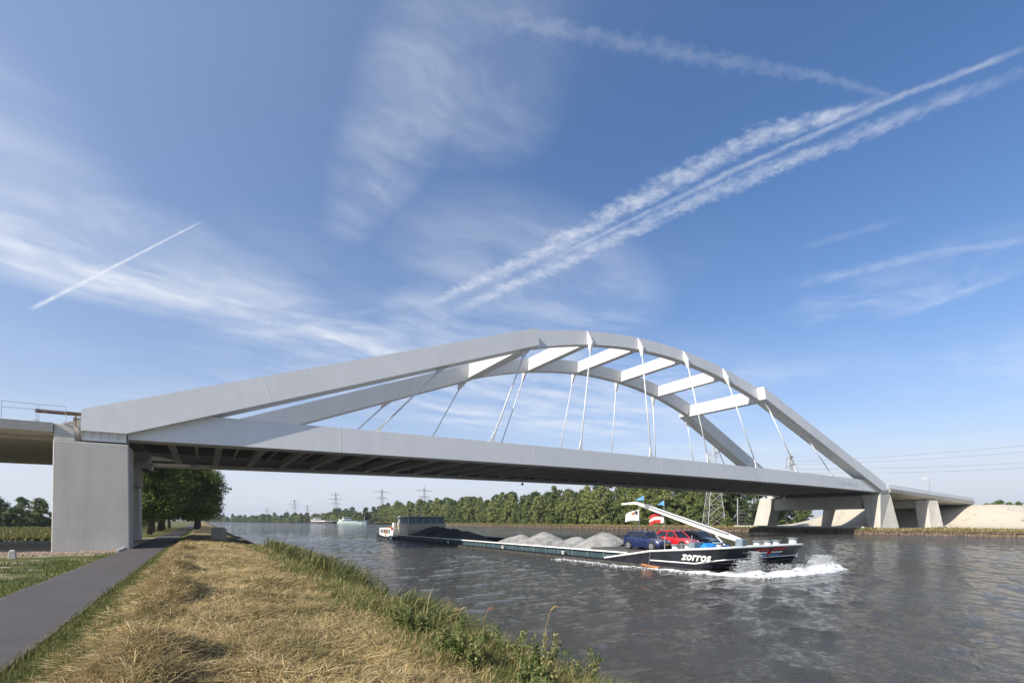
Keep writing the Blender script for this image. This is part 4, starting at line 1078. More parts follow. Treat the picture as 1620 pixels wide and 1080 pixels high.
# decks
fd = [B(x * 0.97, y + 0.15, 0.62) for x, y in HALF] + [B(5.0, 8.6, 0.62), B(-5.0, 8.6, 0.62)] + [B(-x * 0.97, y + 0.15, 0.62) for x, y in HALF[:0:-1]]
f_ = MB(); f_.v = fd; f_.f = [tuple(range(len(fd)))]; f_.build('fore_deck', M['darkdeck'], barge)
MB().box(BX - 4.45, BX + 4.45, BY + 5.4, BY + 13.2, 0.63, 1.06).build('car_platform', M['darkdeck'], barge)
sd = [B(x * 0.985, y, 0.45) for x, y in OUT if y >= 66 and x >= 0] + [B(x * 0.985, y, 0.45) for x, y in OUT if y >= 66 and x < 0]
f_ = MB(); f_.v = [B(5.15, 65, 0.45)] + sd + [B(-5.15, 65, 0.45)]; f_.f = [tuple(range(len(f_.v)))]; f_.build('aft_deck', M['bluegrey'], barge)
for sx in (-1, 1):
    MB().box(*sorted((BX + sx * 4.5, BX + sx * 5.19)), BY + 8.6, BY + 65.5, 0.10, 0.20).build('gangway', M['darkdeck'], barge)
    co = MB().box(*sorted((BX + sx * 4.40, BX + sx * 4.50)), BY + 13.25, BY + 62.5, -0.6, 0.80).build('coaming', M['teal'] if sx < 0 else M['hull_black'], barge)
    MB().box(*sorted((BX + sx * 4.28, BX + sx * 4.72)), BY + 8.8, BY + 62.6, 0.80, 0.90).build('coaming_rail', M['white'], co)
    if sx < 0:
        MB().box(BX - 4.50, BX - 4.42, BY + 8.8, BY + 13.2, 0.2, 0.80).build('coaming_end', M['teal'], co)
        bm_ = MB().box(-0.10, 0.0, -0.035, 0.035, 0.2, 0.80).build('x', M['bluegrey']); me = bm_.data; bpy.data.objects.remove(bm_); me.name = 'stiffener'
        for i in range(27): link('stiffener', me, co, (-4.505, 9.5 + i * 2.0, 0))
for ya, yb in ((13.2, 13.4), (62.3, 62.5)):
    MB().box(BX - 4.4, BX + 4.4, BY + ya, BY + yb, -0.6, 0.79).build('hold_bulkhead', M['hull_black'], barge)
MB().box(BX - 4.4, BX + 4.4, BY + 13.4, BY + 62.3, -0.75, -0.6).build('hold_floor', M['darkdeck'], barge)
for y in (16.5, 27.0, 41.0):
    bl = MB().disc(B(-4.85, y, 0.36), 'z', 0.12, 0.34, 12).build('side_bollard', M['cream'], barge)
    MB().disc(B(-4.85, y, 0.55), 'z', 0.17, 0.06, 12).build('cap', M['cream'], bl)
def bollard(x, y, h=0.55, r=0.26):
    zt_ = float(ztop_b(y)) + h
    b = MB().tube([B(x, y, 0.62), B(x, y, zt_)], [r * 1.05, r * 0.85], 14).build('bollard', M['white'], barge, smooth=False)
    MB().disc(B(x, y, zt_ + 0.06), 'z', r * 1.18, 0.08, 14).build('cap', M['bluegrey'], b)
    return b
for x, y in ((-4.2, 4.6), (-3.6, 4.0), (-3.0, 3.4), (0.2, 1.2), (1.2, 1.0), (2.3, 1.0)): bollard(x, y, 0.30)
bollard(4.5, 1.0, 0.42, 0.30)
bollard(-2.2, 2.6, 0.32, 0.34)
for x, y in ((-4.6, 5.2), (-1.6, 5.2)): MB().tube([B(x, y, 0.62), B(x, y, 2.25)], 0.045, 6).build('stanchion', M['galv'], barge)
MB().box(BX - 4.2, BX - 3.1, BY + 3.0, BY + 3.5, 0.62, 1.85).build('deck_locker', M['bluegrey'], barge)
# lowered bow mast used as a boom
mast = MB().box(BX - 0.28, BX + 0.28, BY + 2.0, BY + 2.55, 0.62, 2.05).build('boom_post', M['bluegrey'], barge, bevel=0.03)
p0, p1, p2 = Vector(B(0, 2.2, 1.9)), Vector(B(0, 11.0, 4.55)), Vector(B(0, 13.0, 4.95))
def beam(pts, w, hs):
    rings = []
    for i, p in enumerate(pts):
        d = (pts[min(i + 1, len(pts) - 1)] - pts[max(i - 1, 0)]).normalized(); n_ = Vector((0, -d.z, d.y))
        rings.append([p + Vector((-w, 0, 0)) - n_ * hs[i], p + Vector((w, 0, 0)) - n_ * hs[i], p + Vector((w, 0, 0)) + n_ * hs[i], p + Vector((-w, 0, 0)) + n_ * hs[i]])
    return MB().loft(rings)
boom = beam([p0, p0 * .85 + p1 * .15, p1 * .9 + p0 * .1, p1], 0.16, [0.12, 0.19, 0.16, 0.14]).build('boom', M['white'], barge)
beam([p1, p1 * .4 + p2 * .6 + Vector((0, 0, .12)), p2 + Vector((0, 0.9, -0.1))], 0.12, [0.13, 0.11, 0.08]).build('boom_tip', M['cream'], boom)
MB().box(BX - 0.2, BX + 0.2, BY + 10.6, BY + 11.1, 4.35, 4.75).build('boom_joint', M['galv'], boom)
MB().tube([p0 + Vector((-0.18, 0.9, 0.42)), p1 + Vector((-0.18, -.4, -0.04))], 0.035, 5).build('cable_tray', M['joint'], boom)
MB().tube([B(0, 2.9, 0.9), B(0, 4.6, 2.55)], 0.07, 8).build('lift_ram', M['galv'], boom)
# wheelhouse and aft accommodation
wh = MB().hexa([B(-3.2, 60.6, 0.9), B(3.2, 60.6, 0.9), B(3.2, 64.6, 0.9), B(-3.2, 64.6, 0.9), B(-3.6, 59.8, 2.75), B(3.6, 59.8, 2.75), B(3.5, 65.2, 2.75), B(-3.5, 65.2, 2.75)]).build('wheelhouse', M['cream'], barge, bevel=0.06)
MB().hexa([B(-3.35, 60.0, 2.754), B(3.35, 60.0, 2.754), B(3.3, 65.0, 2.754), B(-3.3, 65.0, 2.754), B(-3.2, 60.2, 3.75), B(3.2, 60.2, 3.75), B(3.2, 64.8, 3.75), B(-3.2, 64.8, 3.75)]).build('glazing', M['glass_lit'], wh)
for q_ in range(6):
    y = 60.05 + q_ * 0.97
    MB().tube([B(-3.38, y, 2.76), B(-3.24, 60.2 + q_ * 0.92, 3.76)], 0.055, 4).build('mullion', M['white'], wh)
for q_ in range(6):
    x = -3.3 + q_ * 1.32
    MB().tube([B(x, 59.96, 2.76), B(x * 0.97, 60.15, 3.76)], 0.055, 4).build('mullion', M['white'], wh)
MB().box(BX - 3.6, BX + 3.6, BY + 59.6, BY + 65.3, 3.76, 3.92).build('roof', M['bluegrey'], wh, bevel=0.04)
MB().box(BX - 3.3, BX + 3.3, BY + 59.9, BY + 65.0, 3.92, 4.05).build('roof_panel', M['white'], wh, bevel=0.03)
MB().tube([B(0, 63.0, 4.05), B(0, 63.0, 5.6)], 0.05, 6).build('antenna', M['white'], wh)
hs = MB().box(BX - 4.3, BX + 4.3, BY + 66.2, BY + 72.6, 0.45, 1.95).build('deckhouse', M['white'], barge, bevel=0.05)
for y0_ in (66.6, 67.7, 69.2, 70.2, 71.2):
    wn = MB().box(BX - 4.33, BX - 4.25, BY + y0_, BY + y0_ + 0.62, 1.0, 1.7).build('window', M['glass'], hs)
    MB().box(BX - 4.345, BX - 4.31, BY + y0_ - 0.06, BY + y0_ + 0.68, 0.93, 0.995).build('sill', M['cream'], wn)
MB().box(BX - 4.34, BX - 4.25, BY + 68.45, BY + 69.0, 0.5, 1.75).build('door', M['varnish'], hs)
MB().box(BX - 4.2, BX + 2.0, BY + 66.4, BY + 68.6, 1.95, 2.12).build('hatch_cover', M['varnish'], hs)
MB().hexa([B(-4.45, 64.6, 0.5), B(-4.1, 64.6, 0.5), B(-4.1, 66.2, 0.5), B(-4.45, 66.2, 0.5), B(-4.1, 64.9, 2.9), B(-3.7, 64.9, 2.9), B(-3.7, 65.7, 2.9), B(-4.1, 65.7, 2.9)]).build('wing_screen', M['white'], barge)
bt = MB().loft([[B(x * w_, y, 2.05 + h_) for x, h_ in ((-0.8, 0.55), (-0.5, 0), (0.5, 0), (0.8, 0.55))] for y, w_ in ((69.4, 0.1), (70.0, 0.8), (71.0, 1.0), (72.4, 0.95), (72.8, 0.7))]).build('tender_boat', M['teal'], barge)
MB().loft([[B(x * w_, y, 2.56 + h_) for x, h_ in ((-0.8, 0.0), (0, .25), (0.8, 0.0))] for y, w_ in ((69.4, 0.1), (70.0, 0.8), (71.0, 1.0), (72.4, 0.95), (72.8, 0.7))]).build('boat_cover', M['hull_black'], bt)
MB().disc(B(-4.36, 65.3, 1.9), 'x', 0.32, 0.12, 14).build('lifebuoy', M['flag_red'], barge)
MB().box(BX - 5.26, BX - 5.2, BY + 62.6, BY + 64.2, -0.35, 0.75).build('white_hull_mark', M['white'], barge)
MB().tube([B(-5.3, 5.9, 1.15), B(-5.35, 6.0, 0.15)], 0.02, 4).build('fender_rope', M['galv'], barge)
MB().tube([B(-5.42, 5.0, 0.02), B(-5.42, 6.6, 0.14)], 0.09, 8).build('timber_fender', M['varnish'], barge)
# name and emblem
nm = text_mesh('name_lettering', 'zorros', 0.74, M['white'], shear=0.28, offset=0.022, ext=0.012, parent=barge, spacing=1.1)
nm.rotation_euler = (R(88.5), 0, R(-90))
nm.location = (-5.235, 2.15, 0.74)
def front(x, z):               # a point just proud of the raked bow face
    k = 1.0; q = (1.64 - z) / 1.34 * 0.5 * 1.5
    return Vector(B(x, q - 0.035, z))
def flat_strip(pts, h, m, name, par):
    b_ = MB()
    for (xa, za), (xb, zb_) in zip(pts[:-1], pts[1:]):
        p = [front(xa, za - h), front(xb, zb_ - h), front(xb, zb_ + h), front(xa, za + h)]
        b_.hexa([p[0], p[1], p[1] + Vector((0, 0.02, 0)), p[0] + Vector((0, 0.02, 0)), p[3], p[2], p[2] + Vector((0, 0.02, 0)), p[3] + Vector((0, 0.02, 0))])
    return b_.build(name, m, par)
eb = flat_strip([(-1.75, 1.42), (-0.30, 1.42)], 0.055, M['flag_red'], 'emblem_stripe', barge)
flat_strip([(0.30, 1.42), (1.75, 1.42)], 0.055, M['flag_red'], 'emblem_stripe', barge)
flat_strip([(-1.55, 1.20), (-0.26, 1.20)], 0.045, M['white'], 'emblem_stripe', barge)
flat_strip([(0.26, 1.20), (1.62, 1.20)], 0.045, M['white'], 'emblem_stripe', barge)
flat_strip([(-1.4, 1.00), (-0.16, 1.00)], 0.045, M['flag_blue'], 'emblem_stripe', barge)
flat_strip([(0.16, 1.00), (1.5, 1.00)], 0.045, M['flag_blue'], 'emblem_stripe', barge)
flat_strip([(-0.42, 1.42), (-0.30, 1.42), (0.0, 1.02), (0.30, 1.42), (0.42, 1.42)], 0.075, M['flag_red'], 'emblem_letter', barge)

# cargo heaps
def heap(name, label, peaks, x0, x1, y0, y1, m, seed, edge=0.62):
    xs_ = np.linspace(x0, x1, 36); ys_ = np.linspace(y0, y1, int((y1 - y0) / 0.28))
    def zf(X, Y):
        lx = X - BX; z = np.full_like(X, -0.55)
        for (py_, pz, rad, pxo) in peaks:
            d = np.hypot((lx - pxo) * 0.92, Y - BY - py_)
            z = np.maximum(z, pz - (np.sqrt(d * d + 0.5) - 0.7) * rad)
        z = z + 0.95 * fbm(X * 0.45, Y * 0.45, 4, seed) + 0.12 * fbm(X * 2.4, Y * 2.4, 3, seed + 3)
        return np.minimum(z, 0.70 + np.clip(4.35 - np.abs(lx), 0, 9) * 0.75)
    o = grid_mesh(name, xs_, ys_, zf, m, smooth=True)
    return tag(o, label, 'gravel heap')
heap('gravel_heap', 'dark coal coloured gravel heap with three humps before the wheelhouse', [(56.3, 2.55, 0.50, 0.2), (50.5, 2.0, 0.50, 0.5), (44.8, 1.75, 0.55, 0.2)], BX - 4.36, BX + 4.36, BY + 38.5, BY + 62.2, M['coal'], 5)
for i, (ya, yb, pk, lb) in enumerate([(27.8, 34.0, [(31.0, 1.75, 0.55, 0)], 'pale grey gravel heap nearest the dark heap in the barge hold'), (22.6, 28.4, [(25.8, 1.95, 0.6, -.3)], 'pale gravel heap with dark streaks, second from the dark heap'),
                                     (17.6, 23.2, [(20.4, 1.75, 0.55, 0.2)], 'low pale gravel heap left of the tallest pale heap'), (13.45, 18.4, [(15.9, 2.25, 0.62, 0)], 'tallest pale gravel heap, beside the parked cars')]):
    h_ = heap('gravel_heap', lb, pk, BX - 4.36, BX + 4.36, BY + ya, BY + yb, M['gravel'], 20 + i); h_['group'] = 'pale gravel heaps in the hold'

# ------------------------------------------------------------------ cars on the fore deck
def car(label, paint, x, y, L, Wd, Hh, hatch=0.0):
    """nose towards -Y (the bow); x, y is the centre, standing on the platform"""
    z0 = 1.064
    o = thing('parked_car', label, 'car', (x, y, z0), 'cars on the barge')
    hw = Wd / 2
    def P(u, v, z): return (x + v, y - L / 2 + u * L, z0 + z)      # u: 0 nose .. 1 tail
    # lower body lofted nose to tail
    prof = [(0.0, 0.30, 0.56, 0.72), (0.03, 0.20, 0.66, 0.86), (0.12, 0.17, 0.76, 0.95), (0.28, 0.17, 0.90, 0.99), (0.36, 0.17, 0.94, 1.0), (0.60, 0.17, 0.97, 1.0), (0.85, 0.18, 0.99, 0.98), (0.96, 0.22, 0.96, 0.92), (1.0, 0.34, 0.86, 0.82)]
    rings = []
    for u, zb, zt, w in prof:
        a = hw * w
        rings.append([P(u, -a * .93, zb), P(u, a * .93, zb), P(u, a, zb + (zt - zb) * .35), P(u, a * .985, zb + (zt - zb) * .75), P(u, a * .90, zt), P(u, -a * .90, zt), P(u, -a * .985, zb + (zt - zb) * .75), P(u, -a, zb + (zt - zb) * .35)])
    body = MB().loft(rings).build('body', paint, o, smooth=True)
    md = body.modifiers.new('edge', 'BEVEL'); md.width = 0.03; md.segments = 2
    # cabin
    us = [0.30, 0.44, 0.80 + hatch * .04, 0.95 + hatch * .02]
    zr = Hh; zbelt = 0.93
    b_ = [P(us[0], -hw * .86, zbelt - .03), P(us[0], hw * .86, zbelt - .03), P(us[3], hw * .86, zbelt), P(us[3], -hw * .86, zbelt)]
    t_ = [P(us[1] + .02, -hw * .66, zr - .05), P(us[1] + .02, hw * .66, zr - .05), P(us[2], hw * .66, zr - .05), P(us[2], -hw * .66, zr - .05)]
    MB().hexa(b_ + t_).build('cabin_glass', M['glass'], o)
    rf = MB().hexa([P(us[1], -hw * .70, zr - .075), P(us[1], hw * .70, zr - .075), P(us[2] + .02, hw * .70, zr - .075), P(us[2] + .02, -hw * .70, zr - .075), P(us[1] + .05, -hw * .60, zr), P(us[1] + .05, hw * .60, zr), P(us[2] - .02, hw * .60, zr - .01), P(us[2] - .02, -hw * .60, zr - .01)]).build('roof', paint, o, bevel=0.02)
    for sx in (-1, 1):
        for (ua, ub, r) in ((us[0] + .005, us[1] + .015, .045), (.60, .61, .045), (us[3] - .005, us[2] + .005, .085)):
            MB().tube([P(ua, sx * hw * .875, zbelt - .02), P(ub, sx * hw * .675, zr - .05)], r, 6).build('pillar', paint, o)
        for u in (0.19, 0.81):
            c = P(u, sx * (hw - .10), .31)
            wl_ = MB().disc(c, 'x', 0.31, 0.21, 20).build('wheel', M['tyre'], o)
            MB().disc((c[0] + sx * .095, c[1], c[2]), 'x', 0.205, 0.05, 14).build('rim', M['rim'], wl_)
            MB().disc((c[0] + sx * .118, c[1], c[2]), 'x', 0.06, 0.03, 8).build('hub_cap', M['joint'], wl_)
            MB().disc((c[0] - sx * .03, c[1], c[2] + .03), 'x', 0.365, 0.22, 20).build('wheel_arch', M['joint'], o)
        hl = MB().hexa([P(.012, sx * hw * .50, .56), P(.055, sx * hw * .86, .58), P(.10, sx * hw * .87, .60), P(.04, sx * hw * .50, .60), P(.035, sx * hw * .50, .68), P(.07, sx * hw * .85, .72), P(.13, sx * hw * .86, .73), P(.07, sx * hw * .50, .70)]).build('headlight', M['lamp'], o)
        MB().box(*sorted((x + sx * hw * .98, x + sx * (hw * .98 + .16))), y - L / 2 + .375 * L, y - L / 2 + .40 * L, z0 + .93, z0 + 1.05).build('wing_mirror', paint, o, bevel=0.02)
        MB().box(*sorted((x + sx * hw * .992, x + sx * (hw * .992 + .018))), y - L / 2 + .57 * L, y - L / 2 + .60 * L, z0 + .76, z0 + .80).build('door_handle', M['galv'], o)
    MB().box(x - hw * .55, x + hw * .55, y - L / 2 - .012, y - L / 2 + .05, z0 + .36, z0 + .50).build('grille', M['joint'], o)
    MB().box(x - .26, x + .26, y - L / 2 - .03, y - L / 2 - .01, z0 + .40, z0 + .51).build('number_plate', M['plate'], o)
    return o
car('navy blue hatchback parked nearest on the barge fore deck', M['navy'], 29.9, 26.95, 3.85, 1.72, 1.44)
car('red hatchback parked between the blue and the black car', M['red'], 32.6, 26.3, 3.75, 1.66, 1.48)
car('black car parked behind the red one on the barge', M['blackcar'], 35.5, 26.4, 4.1, 1.74, 1.42)

# flags on thin staffs, tarpaulin bundles
def wavy(pts0, w, h, m, name, par, flow, cols=24, rows=8, seed=0, skew=0.0, z_top=0.0):
    """cloth hanging from a staff at pts0 (top), streaming along +flow"""
    X = np.linspace(0, 1, cols); Z = np.linspace(0, 1, rows)
    v, f = [], []
    for i, a in enumerate(X):
        for j, b in enumerate(Z):
            wob_ = 0.14 * math.sin(a * 6.5 + seed + b * 1.2) * a
            hh = h * (1 - skew * a)
            v.append((pts0[0] + wob_, pts0[1] + flow * w * a, pts0[2] - b * hh - 0.32 * w * a * a * 0.5 - (h - hh) * 0.5))
    for i in range(cols - 1):
        for j in range(rows - 1):
            f.append((i * rows + j, (i + 1) * rows + j, (i + 1) * rows + j + 1, i * rows + j + 1))
    b_ = MB(); b_.v = v; b_.f = f
    o = b_.build(name, m, par, smooth=True)
    sm = o.modifiers.new('thick', 'SOLIDIFY'); sm.thickness = 0.012
    return o
fl1 = thing('flag', 'white flag with small dark and orange marks streaming from a line under the boom', 'flag', B(0.0, 11.9, 1.06))
MB().tube([B(0, 11.9, 1.06), B(0, 11.9, 4.78)], 0.02, 5).build('halyard', M['galv'], fl1)
wavy(B(0, 11.92, 4.30), 1.75, 1.0, M['flag_white'], 'cloth', fl1, 1, seed=1, skew=0.35)
MB().box(BX - .16, BX + .16, BY + 12.05, BY + 12.3, 3.95, 4.2).build('dark_mark', M['flag_dark'], fl1)
MB().box(BX - .16, BX + .16, BY + 12.42, BY + 12.68, 3.9, 4.06).build('orange_mark', M['flag_orange'], fl1)
fl2 = thing('flag', 'red and white striped flag streaming from a thin staff by the black car', 'flag', B(0.3, 9.4, 1.06))
MB().tube([B(0.3, 9.4, 1.06), B(0.3, 9.4, 5.05)], 0.022, 5).build('staff', M['galv'], fl2)
for k_, (c_, zt) in enumerate((('flag_red', 3.98), ('flag_white', 3.70), ('flag_red', 3.42))):
    wavy(B(0.3, 9.75, zt), 1.25, 0.28, M[c_], 'stripe', fl2, 1, seed=2, rows=4)
wavy(B(0.3, 9.42, 3.98), 0.33, 0.84, M['flag_white'], 'hoist_band', fl2, 1, seed=2, cols=6)
wavy(B(0.3, 9.42, 5.02), 0.55, 0.42, M['flag_blue'], 'pennant', fl2, 1, seed=3, skew=0.8)
fl3 = thing('pennant', 'small blue pennant standing on top of the boom bend', 'flag', B(0, 11.4, 4.9))
MB().tube([B(0, 11.35, 4.8), B(0, 11.35, 5.55)], 0.018, 5).build('staff', M['galv'], fl3)
wavy(B(0, 11.36, 5.5), 0.7, 0.42, M['flag_blue'], 'cloth', fl3, 1, seed=4, skew=0.7)
def bundle(label, x, y, lx, ly, h, seed):
    o = thing('tarpaulin_bundle', label, 'tarpaulin', B(x, y, 0.62), 'blue bundles on the fore deck')
    xs_ = np.linspace(-1, 1, 15); r_ = []
    X, Y = np.meshgrid(xs_, xs_, indexing='ij')
    Z = h * (1 - np.abs(X) ** 4) ** .5 * (1 - np.abs(Y) ** 4) ** .5 * (0.85 + 0.5 * fbm(X * 2.2 + seed, Y * 2.2, 3, seed))
    i = np.arange(225).reshape(15, 15); F = np.stack([i[:-1, :-1], i[1:, :-1], i[1:, 1:], i[:-1, 1:]], -1).reshape(-1, 4)
    np_mesh('cover', np.stack([X * lx, Y * ly, Z], -1).reshape(-1, 3), F, M['tarp'], o, smooth=False)
    MB().tube([B(x - lx, y, 0.66), B(x - lx * .6, y, 0.64 + h), B(x + lx * .6, y, 0.64 + h), B(x + lx, y, 0.66)], 0.02, 5).build('lashing', M['joint'], o)
bundle('larger bright blue tarpaulin bundle on the barge fore deck', -3.0, 2.9, 0.8, 0.65, 1.3, 3)
bundle('smaller bright blue tarpaulin bundle nearer the boom post', -1.7, 2.3, 0.55, 0.5, 1.15, 8)

# ------------------------------------------------------------------ bow wave
m_foam, n, bs = new_mat('white_water')
tcn = n.node('ShaderNodeTexCoord'); vec = tcn.outputs['Object']
fo = n.noise(vec, 2.2, 6.0, 0.7)
n.put(bs.inputs['Base Color'], n.mix(n.sstep(fo, 0.34, 0.52), (0.22, 0.22, 0.20), (0.80, 0.82, 0.82)))
bs.inputs['Roughness'].default_value = 0.6
b = n.node('ShaderNodeBump'); b.inputs['Strength'].default_value = 0.8; b.inputs['Distance'].default_value = 0.08
n.put(b.inputs['Height'], fo); n.put(bs.inputs['Normal'], b.outputs[0])
path_ = np.array([(26.75, 30, 0.10, 0.03), (26.9, 25, 0.18, 0.05), (26.8, 21, 0.32, 0.12), (27.0, 18.7, 0.6, 0.28), (28.0, 17.2, 0.85, 0.40), (30.0, 16.6, 1.0, 0.34), (32.5, 16.4, 1.05, 0.34), (35.0, 16.5, 1.05, 0.46), (37.3, 16.9, 0.95, 0.55), (39.2, 18.2, 0.75, 0.38), (41.0, 19.8, 0.45, 0.2), (43.0, 21.0, 0.22, 0.08)])
tt = np.linspace(0, len(path_) - 1, 260); pi = np.clip(tt.astype(int), 0, len(path_) - 2); pf_ = (tt - pi)[:, None]
pc_ = path_[pi] * (1 - pf_) + path_[pi + 1] * pf_
nn = np.gradient(pc_[:, :2], axis=0); nn /= np.linalg.norm(nn, axis=1, keepdims=True); nn = np.c_[-nn[:, 1], nn[:, 0]]
cr_s = np.linspace(-1, 1, 17)
VX = pc_[:, None, 0] + nn[:, None, 0] * cr_s * pc_[:, None, 2]; VY = pc_[:, None, 1] + nn[:, None, 1] * cr_s * pc_[:, None, 2]
VZ = -0.06 + pc_[:, None, 3] * (1 - cr_s ** 2) ** 0.8 * (0.75 + 1.5 * fbm(VX * 1.3, VY * 1.3, 4, 91)) + 0.12 * fbm(VX * 4, VY * 4, 3, 95)
i = np.arange(260 * 17).reshape(260, 17); F = np.stack([i[:-1, :-1], i[1:, :-1], i[1:, 1:], i[:-1, 1:]], -1).reshape(-1, 4)
kind(np_mesh('bow_wave', np.stack([VX, VY, VZ], -1).reshape(-1, 3), F, m_foam, smooth=True), 'stuff', 'white bow wave foaming round the front of the barge')
pts = []
for (cx0, cy0, hh, sp_, cnt) in ((29.0, 17.4, 1.35, 0.28, 2200), (28.2, 17.7, 0.8, 0.4, 1500), (33.8, 17.0, 0.35, 0.5, 400), (36.8, 17.2, 0.85, 0.6, 1700), (38.4, 17.9, 0.7, 0.6, 1500), (31.2, 17.0, 0.5, 0.9, 700), (40.0, 19.0, 0.4, 0.7, 500)):
    hgt = rng.uniform(0, 1, cnt) ** 1.7 * hh
    pts.append(np.c_[cx0 + rng.normal(0, sp_, cnt) * (1.1 - 0.5 * hgt / hh), cy0 + rng.normal(0, sp_ * .6, cnt), 0.1 + hgt])
m_spray = vcol('spray_drops', 0.4, 0.3, 0.5)
rocks('spray', 'spray thrown up at the corners of the barge bow', np.concatenate(pts), 0.026, [(0.80, 0.82, 0.83), (0.7, 0.73, 0.75)], m_spray)
# loose foam flecks drifting along the hull
nf_ = 700
xs = 26.6 - np.abs(rng.normal(0, 0.5, nf_)); ys = rng.uniform(19, 34, nf_); 
kx = rng.integers(0, 2, nf_)
xs = np.where(kx == 0, xs, rng.uniform(27, 44, nf_)); ys = np.where(kx == 0, ys, 15.6 + np.abs(rng.normal(0, .5, nf_)) + np.clip(xs - 37, 0, 9) * 0.7)
rocks('foam_flecks', 'flecks of foam on the water before the barge', np.c_[xs, ys, z_water(xs, ys) + 0.005], 0.07, [(0.7, 0.72, 0.72), (0.5, 0.52, 0.52)], m_stone)

# ------------------------------------------------------------------ moored barges far away
def far_barge(label, s_, t0, t1, hullm, housem):
    o = thing('moored_barge', label, 'barge', (s_, t0, 0), 'barges moored far off')
    L_ = t1 - t0; w_ = 5.5
    ring = lambda z, k: [(s_ - w_ * k, t0 + 6, z), (s_ - w_ * .6 * k, t0 + 1.5, z), (s_, t0, z), (s_ + w_ * .6 * k, t0 + 1.5, z), (s_ + w_ * k, t0 + 6, z), (s_ + w_, t1 - 3, z), (s_ + w_ * .7, t1, z), (s_ - w_ * .7, t1, z), (s_ - w_, t1 - 3, z)]
    MB().loft([ring(-0.5, .9), ring(1.9, 1.0)]).build('hull', hullm, o)
    MB().box(s_ - 4.6, s_ + 4.6, t0 + 10, t1 - 20, 1.9, 2.8).build('hatch_covers', housem, o)
    hb = MB().box(s_ - 4.4, s_ + 4.4, t1 - 17, t1 - 4, 1.9, 3.9).build('deckhouse', M['white'], o)
    for k_ in range(4): MB().box(s_ - 4.46, s_ - 4.38, t1 - 16 + k_ * 3, t1 - 14.5 + k_ * 3, 2.6, 3.5).build('window', M['glass'], hb)
    wh_ = MB().box(s_ - 3.4, s_ + 3.4, t1 - 20, t1 - 14.5, 3.9, 6.0).build('wheelhouse', M['white'], o)
    MB().box(s_ - 3.45, s_ + 3.45, t1 - 20.05, t1 - 14.4, 4.9, 5.6).build('glazing', M['glass'], wh_)
    MB().tube([(s_, t0 + 5, 1.9), (s_, t0 + 5, 6.5)], 0.12, 5).build('mast', M['white'], o)
far_barge('distant dark brown barge moored left of the pale green one', 108, 500, 590, mat('brown_hull', (0.08, 0.05, 0.045), 0.6), M['white'])
far_barge('distant pale green barge moored under the tall pylon', 113, 400, 480, mat('pale_green_hull', (0.34, 0.42, 0.38), 0.6), M['bluegrey'])

# ------------------------------------------------------------------ pylons and cables
def pylon_meshes(H, base, arms, r=0.09):
    b_ = MB()
    n_ = 9; lv = [H * (1 - (1 - k / n_) ** 1.25) for k in range(n_ + 1)]
    def hw(z): return base / 2 * (1 - z / H) ** 1.15 + 0.35
    for sx, sy in ((1, 1), (1, -1), (-1, 1), (-1, -1)):
        b_.tube([(sx * hw(z), sy * hw(z), z) for z in lv], r * 1.3, 4)
    for k in range(n_):
        a, c = lv[k], lv[k + 1]; wa, wc = hw(a), hw(c)
        for ax in (0, 1):
            for sg in (1, -1):
                def q(u, z, w): return (u * w, sg * w, z) if ax == 0 else (sg * w, u * w, z)
                b_.tube([q(-1, a, wa), q(1, c, wc)], r * .7, 3); b_.tube([q(1, a, wa), q(-1, c, wc)], r * .7, 3); b_.tube([q(-1, c, wc), q(1, c, wc)], r * .7, 3)
    o = b_.build('x', M['pylon']); tower = o.data; tower.name = 'tower'; bpy.data.objects.remove(o)
    am = []
    for (z, half) in arms:
        b_ = MB(); w = hw(z)
        for sg in (1, -1):
            tip = (sg * half, 0, z + 0.25)
            for sy in (1, -1):
                b_.tube([(sg * w, sy * w, z), tip], r * .9, 3); b_.tube([(sg * w, sy * hw(z + 1.8), z + 1.8), tip], r * .9, 3)
                for k in (0.25, 0.5, 0.75):
                    p = Vector((sg * w, sy * w, z)).lerp(Vector(tip), k); q_ = Vector((sg * w, sy * hw(z + 1.8), z + 1.8)).lerp(Vector(tip), k - .12)
                    b_.tube([p, q_], r * .6, 3)
            for hx in (1.0, 0.55): b_.tube([(sg * half * hx, 0, z + .2), (sg * half * hx, 0, z - 2.2)], r * 1.2, 3)
        b_.tube([(-w, w, z), (w, w, z)], r, 3); b_.tube([(-w, -w, z), (w, -w, z)], r, 3)
        o = b_.build('x', M['pylon']); me = o.data; me.name = 'cross_arm'; bpy.data.objects.remove(o); am.append(me)
    return tower, am
def pylon(label, kd, x, y, sc, rz, group='power pylons', zg=0.7):
    o = thing('power_pylon', label, 'pylon', (x, y, zg), group, rz); o.scale = (sc, sc, sc)
    link('tower', kd[0], o)
    for m_ in kd[1]: link('cross_arm', m_, o)
    return o
K3 = pylon_meshes(46, 8.5, [(28, 10), (35, 12.5), (42, 9)], 0.15)
K2 = pylon_meshes(44, 7.5, [(31, 9.5), (39, 13)], 0.15)
def on_ray(u, Yd):
    """place at forward distance Yd on the bearing measured in the photograph"""
    a = (u - 810) / 770; X = a * Yd
    return X * 0.8437 + Yd * 0.5369, -X * 0.5369 + Yd * 0.8437
